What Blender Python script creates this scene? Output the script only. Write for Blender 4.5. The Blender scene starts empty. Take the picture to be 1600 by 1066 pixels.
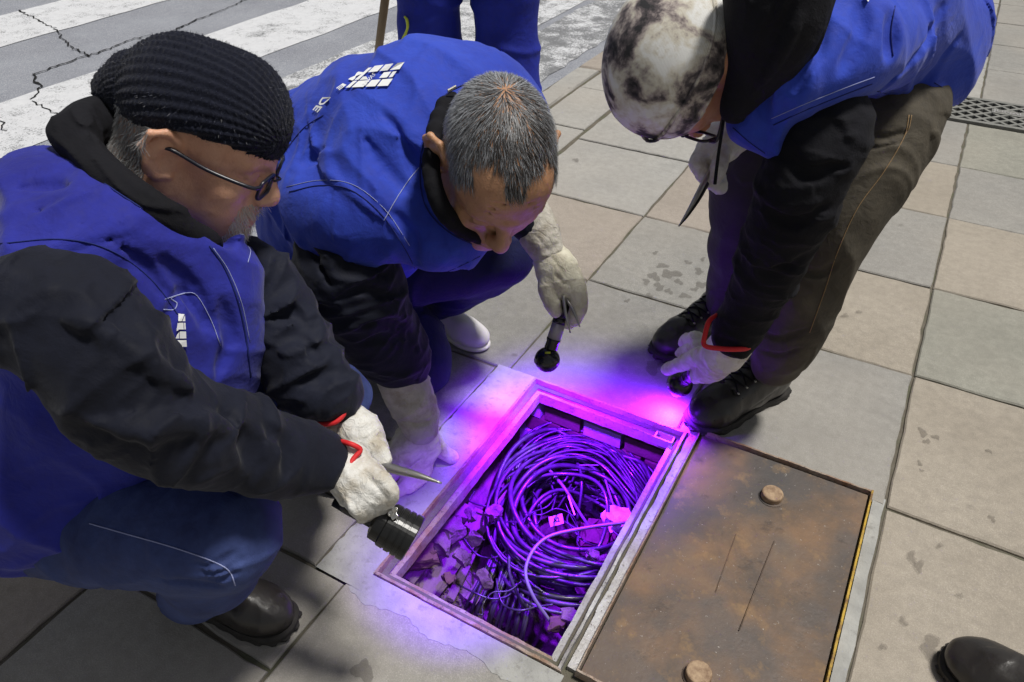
import bpy, bmesh, math, random, time
import numpy as np
from mathutils import Vector, Matrix
from mathutils.bvhtree import BVHTree
T0=time.time()
random.seed(7); RNG=np.random.default_rng(7)
SC=bpy.context.scene; COL=SC.collection
# ------------------------------------------------------------------ camera
CAMH=1.31; FPX=1164.4
_p,_r,_y=math.radians(38.041),math.radians(-0.334),math.radians(-29.71)
_f=np.array([math.cos(_p)*math.sin(_y),math.cos(_p)*math.cos(_y),-math.sin(_p)])
_s=np.array([math.cos(_y),-math.sin(_y),0.]); _u=np.cross(_s,_f)
CR=_s*math.cos(_r)+_u*math.sin(_r); CU=-_s*math.sin(_r)+_u*math.cos(_r); CF=_f
CC=np.array([0,0,CAMH])
cam=bpy.data.objects.new('camera',bpy.data.cameras.new('camera')); COL.objects.link(cam)
cam.data.sensor_width=36; cam.data.lens=FPX/1600*36; cam.data.clip_start=.02; cam.data.clip_end=400
_m=np.eye(4); _m[:3,0]=CR; _m[:3,1]=CU; _m[:3,2]=-CF; _m[:3,3]=CC
cam.matrix_world=Matrix(_m.tolist()); SC.camera=cam
# ------------------------------------------------------------------ world, sun, exposure
SUN_TO=np.array([.30,.16,1.0]); SUN_TO/=np.linalg.norm(SUN_TO)
w=bpy.data.worlds.new('World'); SC.world=w; w.use_nodes=True
nt=w.node_tree; nt.nodes.clear()
sky=nt.nodes.new('ShaderNodeTexSky'); sky.sky_type='NISHITA'; sky.sun_disc=False
sky.sun_elevation=math.asin(SUN_TO[2]); sky.sun_rotation=math.atan2(SUN_TO[0],SUN_TO[1])
hs=nt.nodes.new('ShaderNodeHueSaturation'); hs.inputs['Saturation'].default_value=.2
bg=nt.nodes.new('ShaderNodeBackground'); bg.inputs['Strength'].default_value=.055
ow=nt.nodes.new('ShaderNodeOutputWorld')
nt.links.new(sky.outputs[0],hs.inputs['Color']); nt.links.new(hs.outputs[0],bg.inputs[0]); nt.links.new(bg.outputs[0],ow.inputs[0])
sun=bpy.data.objects.new('sun',bpy.data.lights.new('sun','SUN')); COL.objects.link(sun)
sun.data.energy=3.8; sun.data.angle=math.radians(9); sun.data.color=(1,.965,.91)
sun.rotation_euler=Vector(SUN_TO).to_track_quat('Z','Y').to_euler()
SC.view_settings.view_transform='Standard'; SC.view_settings.look='None'
SC.view_settings.gamma=1; SC.view_settings.use_curve_mapping=False; SC.view_settings.exposure=0.0
# ------------------------------------------------------------------ placing helpers
def ray(px,py): return CR*((px-800)/FPX)-CU*((py-533)/FPX)+CF
def W(px,py,d): return CC+d*ray(px,py)
def Hz(px,py,z): r=ray(px,py); return CC+r*((z-CAMH)/r[2])
def cv(v): v=v[0]*CR+v[1]*CU-v[2]*CF; return v/np.linalg.norm(v)
def nrm(v): v=np.asarray(v,float); return v/(np.linalg.norm(v)+1e-12)
# ------------------------------------------------------------------ object helpers
def wloc(o):
    v=np.zeros(3)
    while o is not None: v=v+np.array(o.location); o=o.parent
    return v
def empty(name,loc,label,cat,group=None):
    o=bpy.data.objects.new(name,None); o.empty_display_size=.05; o.location=tuple(map(float,loc)); COL.objects.link(o)
    o['label']=label; o['category']=cat
    if group: o['group']=group
    return o
def tag(o,label=None,cat=None,group=None,kind=None):
    for k,v in(('label',label),('category',cat),('group',group),('kind',kind)):
        if v: o[k]=v
    return o
def obj(name,V,F,mat,parent=None,smooth=True,bevel=0,kind=None,autosm=None):
    V=np.asarray(V,float).reshape(-1,3)
    if parent is not None: V=V-wloc(parent); loc=None
    else: loc=V.mean(0) if len(V) else np.zeros(3); loc=np.array([loc[0],loc[1],V[:,2].min()]); V=V-loc
    me=bpy.data.meshes.new(name)
    if isinstance(F,np.ndarray):
        n=len(F); k=F.shape[1]
        me.vertices.add(len(V)); me.vertices.foreach_set('co',V.astype(np.float32).ravel())
        me.loops.add(n*k); me.loops.foreach_set('vertex_index',F.astype(np.int32).ravel())
        me.polygons.add(n); me.polygons.foreach_set('loop_start',np.arange(0,n*k,k,dtype=np.int32))
        try: me.polygons.foreach_set('loop_total',np.full(n,k,dtype=np.int32))
        except Exception: pass
        me.update(calc_edges=True)
    else:
        me.from_pydata(V.tolist(),[],F); me.update()
    if smooth: me.polygons.foreach_set('use_smooth',np.ones(len(me.polygons),dtype=bool))
    if isinstance(mat,(list,tuple)):
        for m in mat: me.materials.append(m)
    else: me.materials.append(mat)
    o=bpy.data.objects.new(name,me); COL.objects.link(o)
    if parent is not None: o.parent=parent
    else: o.location=tuple(loc)
    if bevel:
        md=o.modifiers.new('bevel','BEVEL'); md.width=bevel; md.segments=2; md.limit_method='ANGLE'
    if kind: o['kind']=kind
    return o
class MB:
    def __init__(s): s.V=[];s.F=[]
    def add(s,V,F):
        b=len(s.V); s.V+= [tuple(map(float,v)) for v in V]; s.F+=[tuple(b+i for i in f) for f in F]; return s
    def box(s,c,h,R=None):
        c=np.array(c,float); h=np.array(h,float)
        P=np.array([[x,y,z] for x in(-1,1) for y in(-1,1) for z in(-1,1)])*h
        if R is not None: P=P@np.array(R).T
        return s.add(P+c,[(0,1,3,2),(4,6,7,5),(0,4,5,1),(2,3,7,6),(0,2,6,4),(1,5,7,3)])
    def tube(s,pts,r,n=8,cap=True):
        pts=np.array(pts,float); m=len(pts)
        r=np.broadcast_to(np.array(r,float),(m,)) if np.ndim(r)==0 else np.array(r,float)
        t=np.gradient(pts,axis=0); t/=np.linalg.norm(t,axis=1)[:,None]+1e-9
        up=np.array([0,0,1.]) if abs(t[0][2])<.9 else np.array([1.,0,0])
        a=nrm(np.cross(t[0],up)); V=[]
        for i in range(m):
            a=nrm(a-t[i]*(a@t[i])); b=np.cross(t[i],a)
            for k in range(n):
                q=2*math.pi*k/n; V.append(pts[i]+r[i]*(a*math.cos(q)+b*math.sin(q)))
        F=[(i*n+k,i*n+(k+1)%n,(i+1)*n+(k+1)%n,(i+1)*n+k) for i in range(m-1) for k in range(n)]
        if cap: F+=[tuple(range(n))[::-1],tuple((m-1)*n+k for k in range(n))]
        return s.add(V,F)
    def lathe(s,prof,o,ax,n=24):
        ax=nrm(ax); up=np.array([0,0,1.]) if abs(ax[2])<.9 else np.array([1.,0,0])
        a=nrm(np.cross(ax,up)); b=np.cross(ax,a); o=np.array(o,float); V=[]
        for (z,r) in prof:
            for k in range(n):
                q=2*math.pi*k/n; V.append(o+ax*z+r*(a*math.cos(q)+b*math.sin(q)))
        m=len(prof)
        F=[(i*n+k,i*n+(k+1)%n,(i+1)*n+(k+1)%n,(i+1)*n+k) for i in range(m-1) for k in range(n)]
        F+=[tuple(range(n))[::-1],tuple((m-1)*n+k for k in range(n))]
        return s.add(V,F)
    def obj(s,name,mat,parent=None,**k): return obj(name,s.V,s.F,mat,parent,**k)
def spline(pts,n=8):
    P=np.array(pts,float); out=[]
    Q=np.vstack([2*P[0]-P[1],P,2*P[-1]-P[-2]])
    for i in range(1,len(Q)-2):
        a,b,c,d=Q[i-1],Q[i],Q[i+1],Q[i+2]
        for t in np.linspace(0,1,n,endpoint=False):
            out.append(.5*((2*b)+(-a+c)*t+(2*a-5*b+4*c-d)*t*t+(-a+3*b-3*c+d)*t**3))
    out.append(P[-1]); return np.array(out)
# ------------------------------------------------------------------ materials
def mat(name,base,rough=.6,spec=.5,metal=0,nodes=None,**kw):
    m=bpy.data.materials.new(name); m.use_nodes=True; n=m.node_tree; b=n.nodes['Principled BSDF']
    b.inputs['Base Color'].default_value=(*base,1); b.inputs['Roughness'].default_value=rough
    b.inputs['Specular IOR Level'].default_value=spec; b.inputs['Metallic'].default_value=metal
    for k,v in kw.items(): b.inputs[k.replace('_',' ')].default_value=v
    if nodes: nodes(G(n,b))
    return m
class G:
    def __init__(s,n,b): s.n=n;s.b=b; s.tc=None
    def N(s,t,**k):
        x=s.n.nodes.new('ShaderNode'+t)
        for a,v in k.items():
            if a.startswith('i_'): x.inputs[a[2:].replace('_',' ')].default_value=v
            else: setattr(x,a,v)
        return x
    def L(s,a,b): s.n.links.new(a,b)
    def pos(s,sc=(1,1,1)):
        g=s.N('NewGeometry'); m=s.N('Mapping'); m.inputs['Scale'].default_value=sc; s.L(g.outputs['Position'],m.inputs[0]); return m.outputs[0]
    def noise(s,scale,detail=4,rough=.55,vec=None,dist=0,out='Fac'):
        x=s.N('TexNoise'); x.inputs['Scale'].default_value=scale; x.inputs['Detail'].default_value=detail; x.inputs['Roughness'].default_value=rough; x.inputs['Distortion'].default_value=dist
        s.L(vec if vec is not None else s.pos(),x.inputs['Vector']); return x.outputs[out]
    def vor(s,scale,feature='F1',vec=None,out='Distance',rnd=1):
        x=s.N('TexVoronoi'); x.feature=feature; x.inputs['Scale'].default_value=scale; x.inputs['Randomness'].default_value=rnd
        s.L(vec if vec is not None else s.pos(),x.inputs['Vector']); return x.outputs[out]
    def ramp(s,f,stops):
        x=s.N('ValToRGB'); e=x.color_ramp.elements
        while len(e)<len(stops): e.new(.5)
        for i,(p,c) in enumerate(stops): e[i].position=p; e[i].color=(*c,1) if isinstance(c,(tuple,list)) else (c,c,c,1)
        s.L(f,x.inputs[0]); return x.outputs[0]
    def mix(s,f,a,b,mode='MIX'):
        x=s.N('Mix',data_type='RGBA',blend_type=mode)
        for v,i in((f,0),(a,6),(b,7)):
            if isinstance(v,(int,float)): x.inputs[i].default_value=v if i==0 else (v,v,v,1)
            elif isinstance(v,tuple): x.inputs[i].default_value=(*v,1)
            else: s.L(v,x.inputs[i])
        return x.outputs[2]
    def math(s,op,a,b=0):
        x=s.N('Math',operation=op)
        for v,i in((a,0),(b,1)):
            if isinstance(v,(int,float)): x.inputs[i].default_value=v
            else: s.L(v,x.inputs[i])
        return x.outputs[0]
    def bump(s,h,strength=.5,dist=.002):
        x=s.N('Bump'); x.inputs['Strength'].default_value=strength; x.inputs['Distance'].default_value=dist
        s.L(h,x.inputs['Height']); 
        if s.b.inputs['Normal'].links: s.L(s.b.inputs['Normal'].links[0].from_socket,x.inputs['Normal'])
        s.L(x.outputs[0],s.b.inputs['Normal'])
    def col(s,c): s.L(c,s.b.inputs['Base Color'])
    def rough(s,c): s.L(c,s.b.inputs['Roughness'])
# ------------------------------------------------------------------ implicit surfaces
def _h(ix,iy,iz,s):
    n=(ix*374761393+iy*668265263+iz*1274126177+s*974711)&0xffffffff
    n=((n^(n>>13))*1274126177)&0xffffffff
    return ((n^(n>>16))&0xffff).astype(np.float32)/32767.5-1
def vnoise(P,freq,seed=0):
    Q=P*freq+100.; I=np.floor(Q).astype(np.int64); f=(Q-I).astype(np.float32); f=f*f*(3-2*f)
    x,y,z=I[...,0],I[...,1],I[...,2]; r=0
    for dx in(0,1):
        wx=f[...,0] if dx else 1-f[...,0]
        for dy in(0,1):
            wy=f[...,1] if dy else 1-f[...,1]
            for dz in(0,1):
                wz=f[...,2] if dz else 1-f[...,2]
                r=r+wx*wy*wz*_h(x+dx,y+dy,z+dz,seed)
    return r
def ridged(P,freq,seed): return (1-np.abs(vnoise(P,freq,seed))*1.6)
def folds(P,axis,freq,amp,seed=0,stretch=.35,warp=.35):
    """soft cloth folds: ridges that run across 'axis' (fine along it, long across it)"""
    a=nrm(axis); P=P.astype(np.float32)
    wv=np.stack([vnoise(P,freq*.6,seed+11),vnoise(P,freq*.6,seed+12),vnoise(P,freq*.6,seed+13)],-1)
    Q=P+wv*(warp/freq)
    al=(Q@a.astype(np.float32))[...,None]*a.astype(np.float32)
    Q=al+(Q-al)*stretch
    r=ridged(Q,freq,seed); r2=vnoise(P,freq*.5,seed+5)*.5+.5
    cr=np.clip(1-np.abs(vnoise(Q,freq*1.3,seed+3))/.30,0,1)**1.4*(vnoise(Q,freq*.7,seed+8)>-.15)
    return amp*((r*r*np.sign(r)-.35)*(.25+.9*r2)+.55*cr-.2)
class SDF:
    def __init__(s): s.P=[]; s.D=[]; s.C=[]
    def cone(s,a,b,ra,rb,k=.02,op='+',flat=None):
        a=np.array(a,float);b=np.array(b,float)
        s.P.append(('c',a,b,ra,rb,k,op,flat,(a+b)/2,np.linalg.norm(b-a)/2+max(ra,rb)*1.05)); return s
    def ell(s,c,r,R=None,k=.02,op='+'):
        c=np.array(c,float); s.P.append(('e',c,np.array(r,float),None if R is None else np.array(R,float),0,k,op,None,c,max(r)*1.05)); return s
    def chain(s,pts,k=.02,op='+',flat=None,sm=0):
        """pts: (px,py,depth,radius_px)"""
        A=np.array(pts,float)
        if sm: A=spline(A,sm)
        Q=[(W(p[0],p[1],p[2]),p[3]*p[2]/FPX) for p in A]
        for (a,ra),(b,rb) in zip(Q[:-1],Q[1:]): s.cone(a,b,ra,rb,k,op,flat)
        return s
    def wchain(s,pts,rs,k=.02,op='+',flat=None):
        for i in range(len(pts)-1): s.cone(pts[i],pts[i+1],rs[i],rs[i+1],k,op,flat)
        return s
    def plane(s,p,n,k=.004):
        """cut away everything on the side n points to"""
        s.C.append((np.array(p,float),nrm(n),k)); return s
    def prim(s,q,X):
        X=X-q[8].astype(np.float32)
        if q[0]=='c':
            a=(q[1]-q[8]);b=(q[2]-q[8])
            if q[7] is not None:
                n,f=q[7]; n=nrm(n); g=1/f-1
                X=X+((X-a.astype(np.float32))@n.astype(np.float32))[...,None]*(g*n).astype(np.float32)
                b=b+((b-a)@n)*g*n
            ab=(b-a).astype(np.float32); L=float(ab@ab)+1e-12
            Y=X-a.astype(np.float32); t=np.clip((Y@ab)/L,0,1)
            Y-=t[...,None]*ab
            d=np.sqrt(np.einsum('...i,...i',Y,Y))-(q[3]+(q[4]-q[3])*t)
            if q[7] is not None: d=d*max(q[7][1],.45)
            return d
        r=q[2].astype(np.float32)
        if q[3] is not None: X=X@q[3].astype(np.float32)   # columns = local axes
        k0=np.sqrt(np.einsum('...i,...i',X/r,X/r)); k1=np.sqrt(np.einsum('...i,...i',X/(r*r),X/(r*r)))
        return k0*(k0-1)/(k1+1e-6)
    def ev(s,X,cen=None,rad=0.):
        """X (nb,np,3)"""
        X=X.astype(np.float32); D=np.full(X.shape[:-1],.25,np.float32)
        for q in s.P:
            if cen is None: idx=slice(None); Y=X
            else:
                idx=np.nonzero(np.linalg.norm(cen-q[8],axis=1)<q[9]+rad+q[5]+.02)[0]
                if len(idx)==0: continue
                Y=X[idx]
            d=s.prim(q,Y); k=max(q[5],1e-4); e=D[idx]
            if q[6]=='+': h=np.maximum(k-np.abs(d-e),0)/k; e=np.minimum(d,e)-h*h*k*.25
            elif q[6]=='-': d=-d; h=np.maximum(k-np.abs(d-e),0)/k; e=np.maximum(d,e)+h*h*k*.25
            D[idx]=e
        for p,n,k in s.C:
            d=(X-p.astype(np.float32))@n.astype(np.float32); h=np.maximum(k-np.abs(d-D),0)/k; D=np.maximum(d,D)+h*h*k*.25
        return D
    def full(s,X,cen=None,rad=0.,near=.02):
        D=s.ev(X,cen,rad)
        if s.D:
            m=np.abs(D)<near
            if m.any():
                Q=X[m].astype(np.float32); a=0
                for f in s.D: a=a+f(Q)
                D[m]-=a
        return D
    def hit(s,px,py,t0=.4,t1=4.,disp=False):
        r=ray(px,py); t=np.arange(t0,t1,.003); X=(CC+t[:,None]*r)[:,None,:]
        D=(s.full if disp else s.ev)(X,X[:,0,:],.01)[:,0]; i=np.nonzero(D<0)[0]
        if len(i)==0: return None
        i=i[0]; return CC+r*(t[i]-.003*(0 if i==0 else (-D[i]/(D[i-1]-D[i]+1e-9))))
    def stroke(s,pix,r,depth=0.,k=.008,op='-',taper=True):
        """sculpt a groove/ridge along photo-traced points, laid on the surface"""
        A=spline(np.array(pix,float),4); H=[s.hit(*a) for a in A]; H=[h for h in H if h is not None]
        if len(H)<2: return s
        n=len(H); new=[]
        for i in range(n-1):
            f=lambda j: (math.sin(math.pi*(j+.5)/n)**.6 if taper else 1)
            o=ray(800,533)*depth
            new.append((H[i]+o,H[i+1]+o,r*f(i),r*f(i+1)))
        for a,b,ra,rb in new: s.cone(a,b,ra,rb,k,op)
        return s
    def mesh(s,h,B=8):
        lo=np.min([q[8]-q[9] for q in s.P if q[6]=='+'],axis=0)-3*h; hi=np.max([q[8]+q[9] for q in s.P if q[6]=='+'],axis=0)+3*h
        n=np.ceil((hi-lo)/(h*B)).astype(int); g=np.stack(np.meshgrid(*[np.arange(k) for k in n],indexing='ij'),-1).reshape(-1,3)
        cen=lo+(g+.5)*h*B; rad=h*B*.87
        keep=[]
        for c in range(0,len(g),200000):
            d=s.ev(cen[c:c+200000,None,:],cen[c:c+200000],0.)[:,0]; keep.append(np.abs(d)<rad*1.5+.012)
        g=g[np.concatenate(keep)]; cen=lo+(g+.5)*h*B
        m=B+2; loc=np.stack(np.meshgrid(*[np.arange(m)]*3,indexing='ij'),-1).reshape(-1,3)
        dims=n*B+m+2
        key=lambda I:(I[...,0].astype(np.int64)*dims[1]+I[...,1])*dims[2]+I[...,2]
        VK=[];VP=[];FQ=[]
        cor=np.array([[a,b,c] for a in(0,1) for b in(0,1) for c in(0,1)])
        for c in range(0,len(g),1500):
            gb=g[c:c+1500]; base=gb*B
            I=base[:,None,:]+loc[None]; X=lo+I*h
            D=s.full(X,cen[c:c+1500],rad+h*2,near=.03).reshape(len(gb),m,m,m)
            D[D==0]=1e-7; S=D<0
            # cell vertices for cells 0..B-1
            sc=np.zeros((len(gb),B,B,B),np.int8)
            for a,b,e in cor: sc+=S[:,a:a+B,b:b+B,e:e+B]
            ci=np.argwhere((sc>0)&(sc<8))
            if len(ci)==0: continue
            b0=ci[:,0]; p=ci[:,1:]
            dv=[D[b0,p[:,0]+a,p[:,1]+b,p[:,2]+e] for a,b,e in cor]
            acc=np.zeros((len(ci),3));cnt=np.zeros(len(ci))
            for u in range(8):
                for v in range(u+1,8):
                    if np.abs(cor[u]-cor[v]).sum()!=1: continue
                    x=(dv[u]<0)!=(dv[v]<0); t=np.where(x,dv[u]/(dv[u]-dv[v]+1e-12),0)
                    acc+=np.where(x[:,None],cor[u]+t[:,None]*(cor[v]-cor[u]),0); cnt+=x
            G0=base[b0]+p; VK.append(key(G0)); VP.append(lo+(G0+acc/cnt[:,None])*h)
            for ax in range(3):
                e=[0,0,0]; e[ax]=1
                A=S[:,:B,:B,:B]; Bq=S[:,e[0]:B+e[0],e[1]:B+e[1],e[2]:B+e[2]]
                ei=np.argwhere(A!=Bq)
                if len(ei)==0: continue
                G1=base[ei[:,0]]+ei[:,1:]; ins=A[ei[:,0],ei[:,1],ei[:,2],ei[:,3]]
                u=[0,0,0];v=[0,0,0];u[(ax+1)%3]=1;v[(ax+2)%3]=1;u=np.array(u);v=np.array(v)
                q=np.stack([key(G1-u-v),key(G1-v),key(G1),key(G1-u)],1)
                q=np.where(ins[:,None],q,q[:,::-1]); FQ.append(q)
        VK=np.concatenate(VK);VP=np.concatenate(VP);FQ=np.concatenate(FQ)
        o=np.argsort(VK);VK=VK[o];VP=VP[o]
        ix=np.searchsorted(VK,FQ); ix=np.minimum(ix,len(VK)-1); ok=(VK[ix]==FQ).all(1)
        return VP,ix[ok]
QS=1.0
def sobj(name,s,h,m,parent,smooth=0,**k):
    V,F=s.mesh(h*QS)
    o=obj(name,V,F,m,parent,**k); 
    if smooth:
        md=o.modifiers.new('smooth','SMOOTH'); md.iterations=smooth; md.factor=.5
    return o
# ================================================================== materials of the place
def slab_nodes(c1,c2,rough=.75):
    def f(g):
        a=g.noise(2.6,5,.6); b=g.noise(38,5,.7); c=g.noise(420,2,.6)
        base=g.mix(g.ramp(a,[(.33,0.),(.66,1.)]),c1,c2)
        base=g.mix(g.ramp(b,[(.35,.60),(.62,0.)]),base,tuple(x*.60 for x in c1))
        base=g.mix(g.ramp(c,[(.40,.35),(.6,0.)]),base,tuple(x*.5 for x in c2))
        base=g.mix(g.ramp(c,[(.62,0.),(.72,.30)]),base,(.62,.58,.53))
        base=g.mix(g.ramp(g.noise(7,6,.7,dist=.6),[(.50,0.),(.72,.45)]),base,tuple(x*.66 for x in c2))
        base=g.mix(g.ramp(g.noise(1.1,3,.5),[(.4,0.),(.7,.35)]),base,(.42,.37,.31))
        # scattered grime spots with ragged rims
        dv=g.N('VectorMath',operation='ADD'); n=g.N('TexNoise'); n.inputs['Scale'].default_value=30; g.L(g.pos(),n.inputs[0])
        sc=g.N('VectorMath',operation='SCALE'); sc.inputs['Scale'].default_value=.03; g.L(n.outputs['Color'],sc.inputs[0])
        g.L(g.pos(),dv.inputs[0]); g.L(sc.outputs[0],dv.inputs[1])
        v=g.vor(5.5,vec=dv.outputs[0]); sp=g.ramp(v,[(.045,1.),(.085,0.)])
        v2=g.vor(5.5,vec=dv.outputs[0],out='Color'); pick=g.ramp(v2,[(.5,0.),(.6,.55)])
        base=g.mix(g.math('MULTIPLY',sp,pick),base,(.09,.08,.07))
        g.col(base); g.rough(g.ramp(a,[(.3,rough-.12),(.7,rough+.1)]))
        g.bump(c,.5,.0016); g.bump(b,.5,.004); g.bump(a,.3,.01)
    return f
M={}
SL={'grey':((.34,.33,.305),(.27,.265,.25)),'beige':((.40,.355,.29),(.33,.29,.235)),'pink':((.39,.34,.295),(.32,.28,.24)),
    'green':((.335,.33,.28),(.275,.27,.23)),'pale':((.43,.425,.40),(.35,.345,.33)),'dark':((.29,.285,.27),(.23,.225,.22))}
for k,(a,b) in SL.items(): M['slab_'+k]=mat('slab_'+k,a,.75,.4,nodes=slab_nodes(a,b))
def mort(g):
    a=g.noise(25,5,.7); b=g.noise(300,3,.7)
    m_=g.mix(a,(.075,.065,.05),(.20,.18,.145)); m_=g.mix(g.ramp(g.noise(11,4,.6),[(.5,0.),(.68,.6)]),m_,(.085,.10,.055)); g.col(m_); g.bump(b,.8,.003); g.bump(a,.8,.008)
M['mortar']=mat('mortar',(.08,.07,.06),.95,.2,nodes=mort)
def conc(g):
    a=g.noise(9,6,.65); b=g.noise(220,3,.7)
    c=g.mix(g.ramp(a,[(.3,0.),(.7,1.)]),(.25,.25,.24),(.42,.42,.40))
    c=g.mix(g.ramp(g.noise(45,4,.7),[(.55,0.),(.7,.5)]),c,(.14,.13,.12))
    g.col(c); g.bump(b,.7,.002); g.bump(a,.6,.006)
M['concrete']=mat('concrete',(.35,.35,.34),.8,.35,nodes=conc)
def asph(g):
    c=g.vor(330,out='Color'); a=g.noise(3,5,.6); b=g.noise(190,3,.7)
    base=g.mix(g.ramp(a,[(.3,0.),(.7,1.)]),(.19,.20,.235),(.27,.285,.325))
    base=g.mix(g.ramp(c,[(.55,0.),(.85,.6)]),base,(.56,.57,.60)); base=g.mix(g.ramp(b,[(.34,.6),(.46,0.)]),base,(.05,.05,.055))
    g.col(base); g.bump(g.vor(330),.6,.003); g.bump(b,.5,.003)
M['asphalt']=mat('asphalt',(.16,.16,.17),.8,.45,nodes=asph)
def paint(th):
    def f(g):
        b=g.noise(120,5,.75,dist=.6); a=g.noise(7,5,.7)
        t=g.math('ADD',g.math('MULTIPLY',b,.6),g.math('MULTIPLY',a,.4))
        wear=g.ramp(t,[(th,1.),(th+.035,0.)])
        c=g.mix(g.noise(22,4),(.52,.53,.56),(.73,.74,.76))
        c=g.mix(wear,c,(.17,.175,.185)); g.col(c); g.bump(b,.9,.004); g.bump(g.vor(330),.35,.002)
    return f
M['paint_sound']=mat('paint_sound',(.8,.8,.8),.6,.4,nodes=paint(.42))
M['paint_worn']=mat('paint_worn',(.8,.8,.8),.6,.4,nodes=paint(.47))
M['paint_flaked']=mat('paint_flaked',(.8,.8,.8),.65,.4,nodes=paint(.505))
M['crack']=mat('crack',(.02,.02,.02),1,.1)
def rust(lid):
    def f(g):
        a=g.noise(4.2,6,.62,dist=.4); b=g.noise(17,6,.7); c=g.noise(160,4,.75); d=g.noise(6.5,3,.5)
        base=g.ramp(a,[(.28,(.05,.043,.04)),(.43,(.11,.075,.052)),(.56,(.19,.112,.062)),(.72,(.26,.175,.09))])
        base=g.mix(g.ramp(d,[(.42,.65),(.60,0.)]),base,(.075,.070,.070))
        base=g.mix(g.ramp(b,[(.56,0.),(.72,.55)]),base,(.33,.21,.10)); base=g.mix(g.ramp(b,[(.30,.6),(.42,0.)]),base,(.045,.035,.03))
        base=g.mix(g.ramp(c,[(.66,0.),(.72,.8)]),base,(.5,.47,.42)); base=g.mix(g.ramp(c,[(.26,.8),(.33,0.)]),base,(.03,.022,.02))
        g.col(base); g.rough(g.ramp(b,[(.3,.42),(.7,.8)])); g.bump(c,.45,.0015); g.bump(b,.5,.004)
    return f
M['rust']=mat('rust',(.2,.12,.07),.65,.5,metal=.0,nodes=rust(True))
def steel(g):
    a=g.noise(14,5,.7); c=g.noise(150,4,.7)
    base=g.mix(g.ramp(a,[(.4,0.),(.62,1.)]),(.33,.27,.22),(.24,.13,.075)); base=g.mix(g.ramp(c,[(.33,.8),(.45,0.)]),base,(.07,.05,.04))
    g.col(base); g.rough(g.ramp(a,[(.3,.38),(.7,.7)])); g.bump(c,.5,.002)
M['frame_steel']=mat('frame_steel',(.3,.2,.15),.5,.5,metal=.15,nodes=steel)
def plate(g):
    a=g.noise(12,5,.7); c=g.noise(150,4,.7)
    base=g.mix(g.ramp(a,[(.4,0.),(.65,1.)]),(.42,.42,.43),(.26,.24,.22)); base=g.mix(g.ramp(c,[(.33,.8),(.43,0.)]),base,(.09,.07,.06))
    g.col(base); g.bump(c,.5,.002)
M['zinc']=mat('zinc',(.4,.4,.4),.45,.5,metal=.2,nodes=plate)
def yel(g):
    a=g.noise(22,4,.7); g.col(g.mix(g.ramp(a,[(.38,0.),(.55,1.)]),(.17,.09,.035),(.48,.31,.035))); g.bump(g.noise(150),.4,.002)
M['yellow_edge']=mat('yellow_edge',(.5,.35,.05),.6,.4,nodes=yel)
def dirt(g):
    a=g.noise(16,6,.7); b=g.noise(130,5,.7)
    g.col(g.mix(g.ramp(a,[(.3,0.),(.7,1.)]),(.05,.036,.028),(.22,.17,.135))); g.bump(b,.9,.004); g.bump(a,.8,.01)
M['dirt']=mat('dirt',(.2,.15,.12),.95,.2,nodes=dirt)
M['brick']=mat('brick',(.1,.05,.04),.9,.25,nodes=lambda g:(g.col(g.mix(g.noise(30,5),(.05,.03,.022),(.16,.09,.065))),g.bump(g.noise(140,4),.7,.003)))
M['board']=mat('board',(.2,.15,.11),.85,.25,nodes=lambda g:(g.col(g.mix(g.noise(18,6,.7,vec=g.pos((1,.2,1))),(.07,.05,.038),(.24,.185,.15))),g.bump(g.noise(70,5),.8,.004)))
M['cable']=mat('cable',(.018,.018,.022),.25,.6,nodes=lambda g:(g.rough(g.ramp(g.noise(35,3),[(.35,.22),(.65,.6)])),g.col(g.mix(g.noise(20,5),(.014,.014,.017),(.055,.05,.05)))))
M['cable_grey']=mat('cable_grey',(.17,.165,.17),.45,.5)
M['plastic_white']=mat('plastic_white',(.78,.8,.8),.5,.4,nodes=lambda g:(g.col(g.mix(g.ramp(g.noise(35,4),[(.45,0.),(.65,.7)]),(.82,.84,.84),(.4,.38,.36))),g.bump(g.noise(60,4),.5,.003)))
M['ink']=mat('ink',(.03,.05,.05),.6,.3)
M['cast_iron']=mat('cast_iron',(.14,.135,.125),.6,.5,metal=.1,nodes=lambda g:(g.col(g.mix(g.noise(30,4),(.12,.12,.11),(.26,.26,.24))),g.bump(g.noise(180,4),.5,.002)))
M['dark']=mat('dark',(.012,.012,.012),.9,.2)
# ================================================================== ground
def sheet(x0,x1,y0,y1,z,jit=0,n=1):
    return [(x0,y0,z),(x1,y0,z),(x1,y1,z),(x0,y1,z)],[(0,1,2,3)]
ROADZ=-.10
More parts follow.
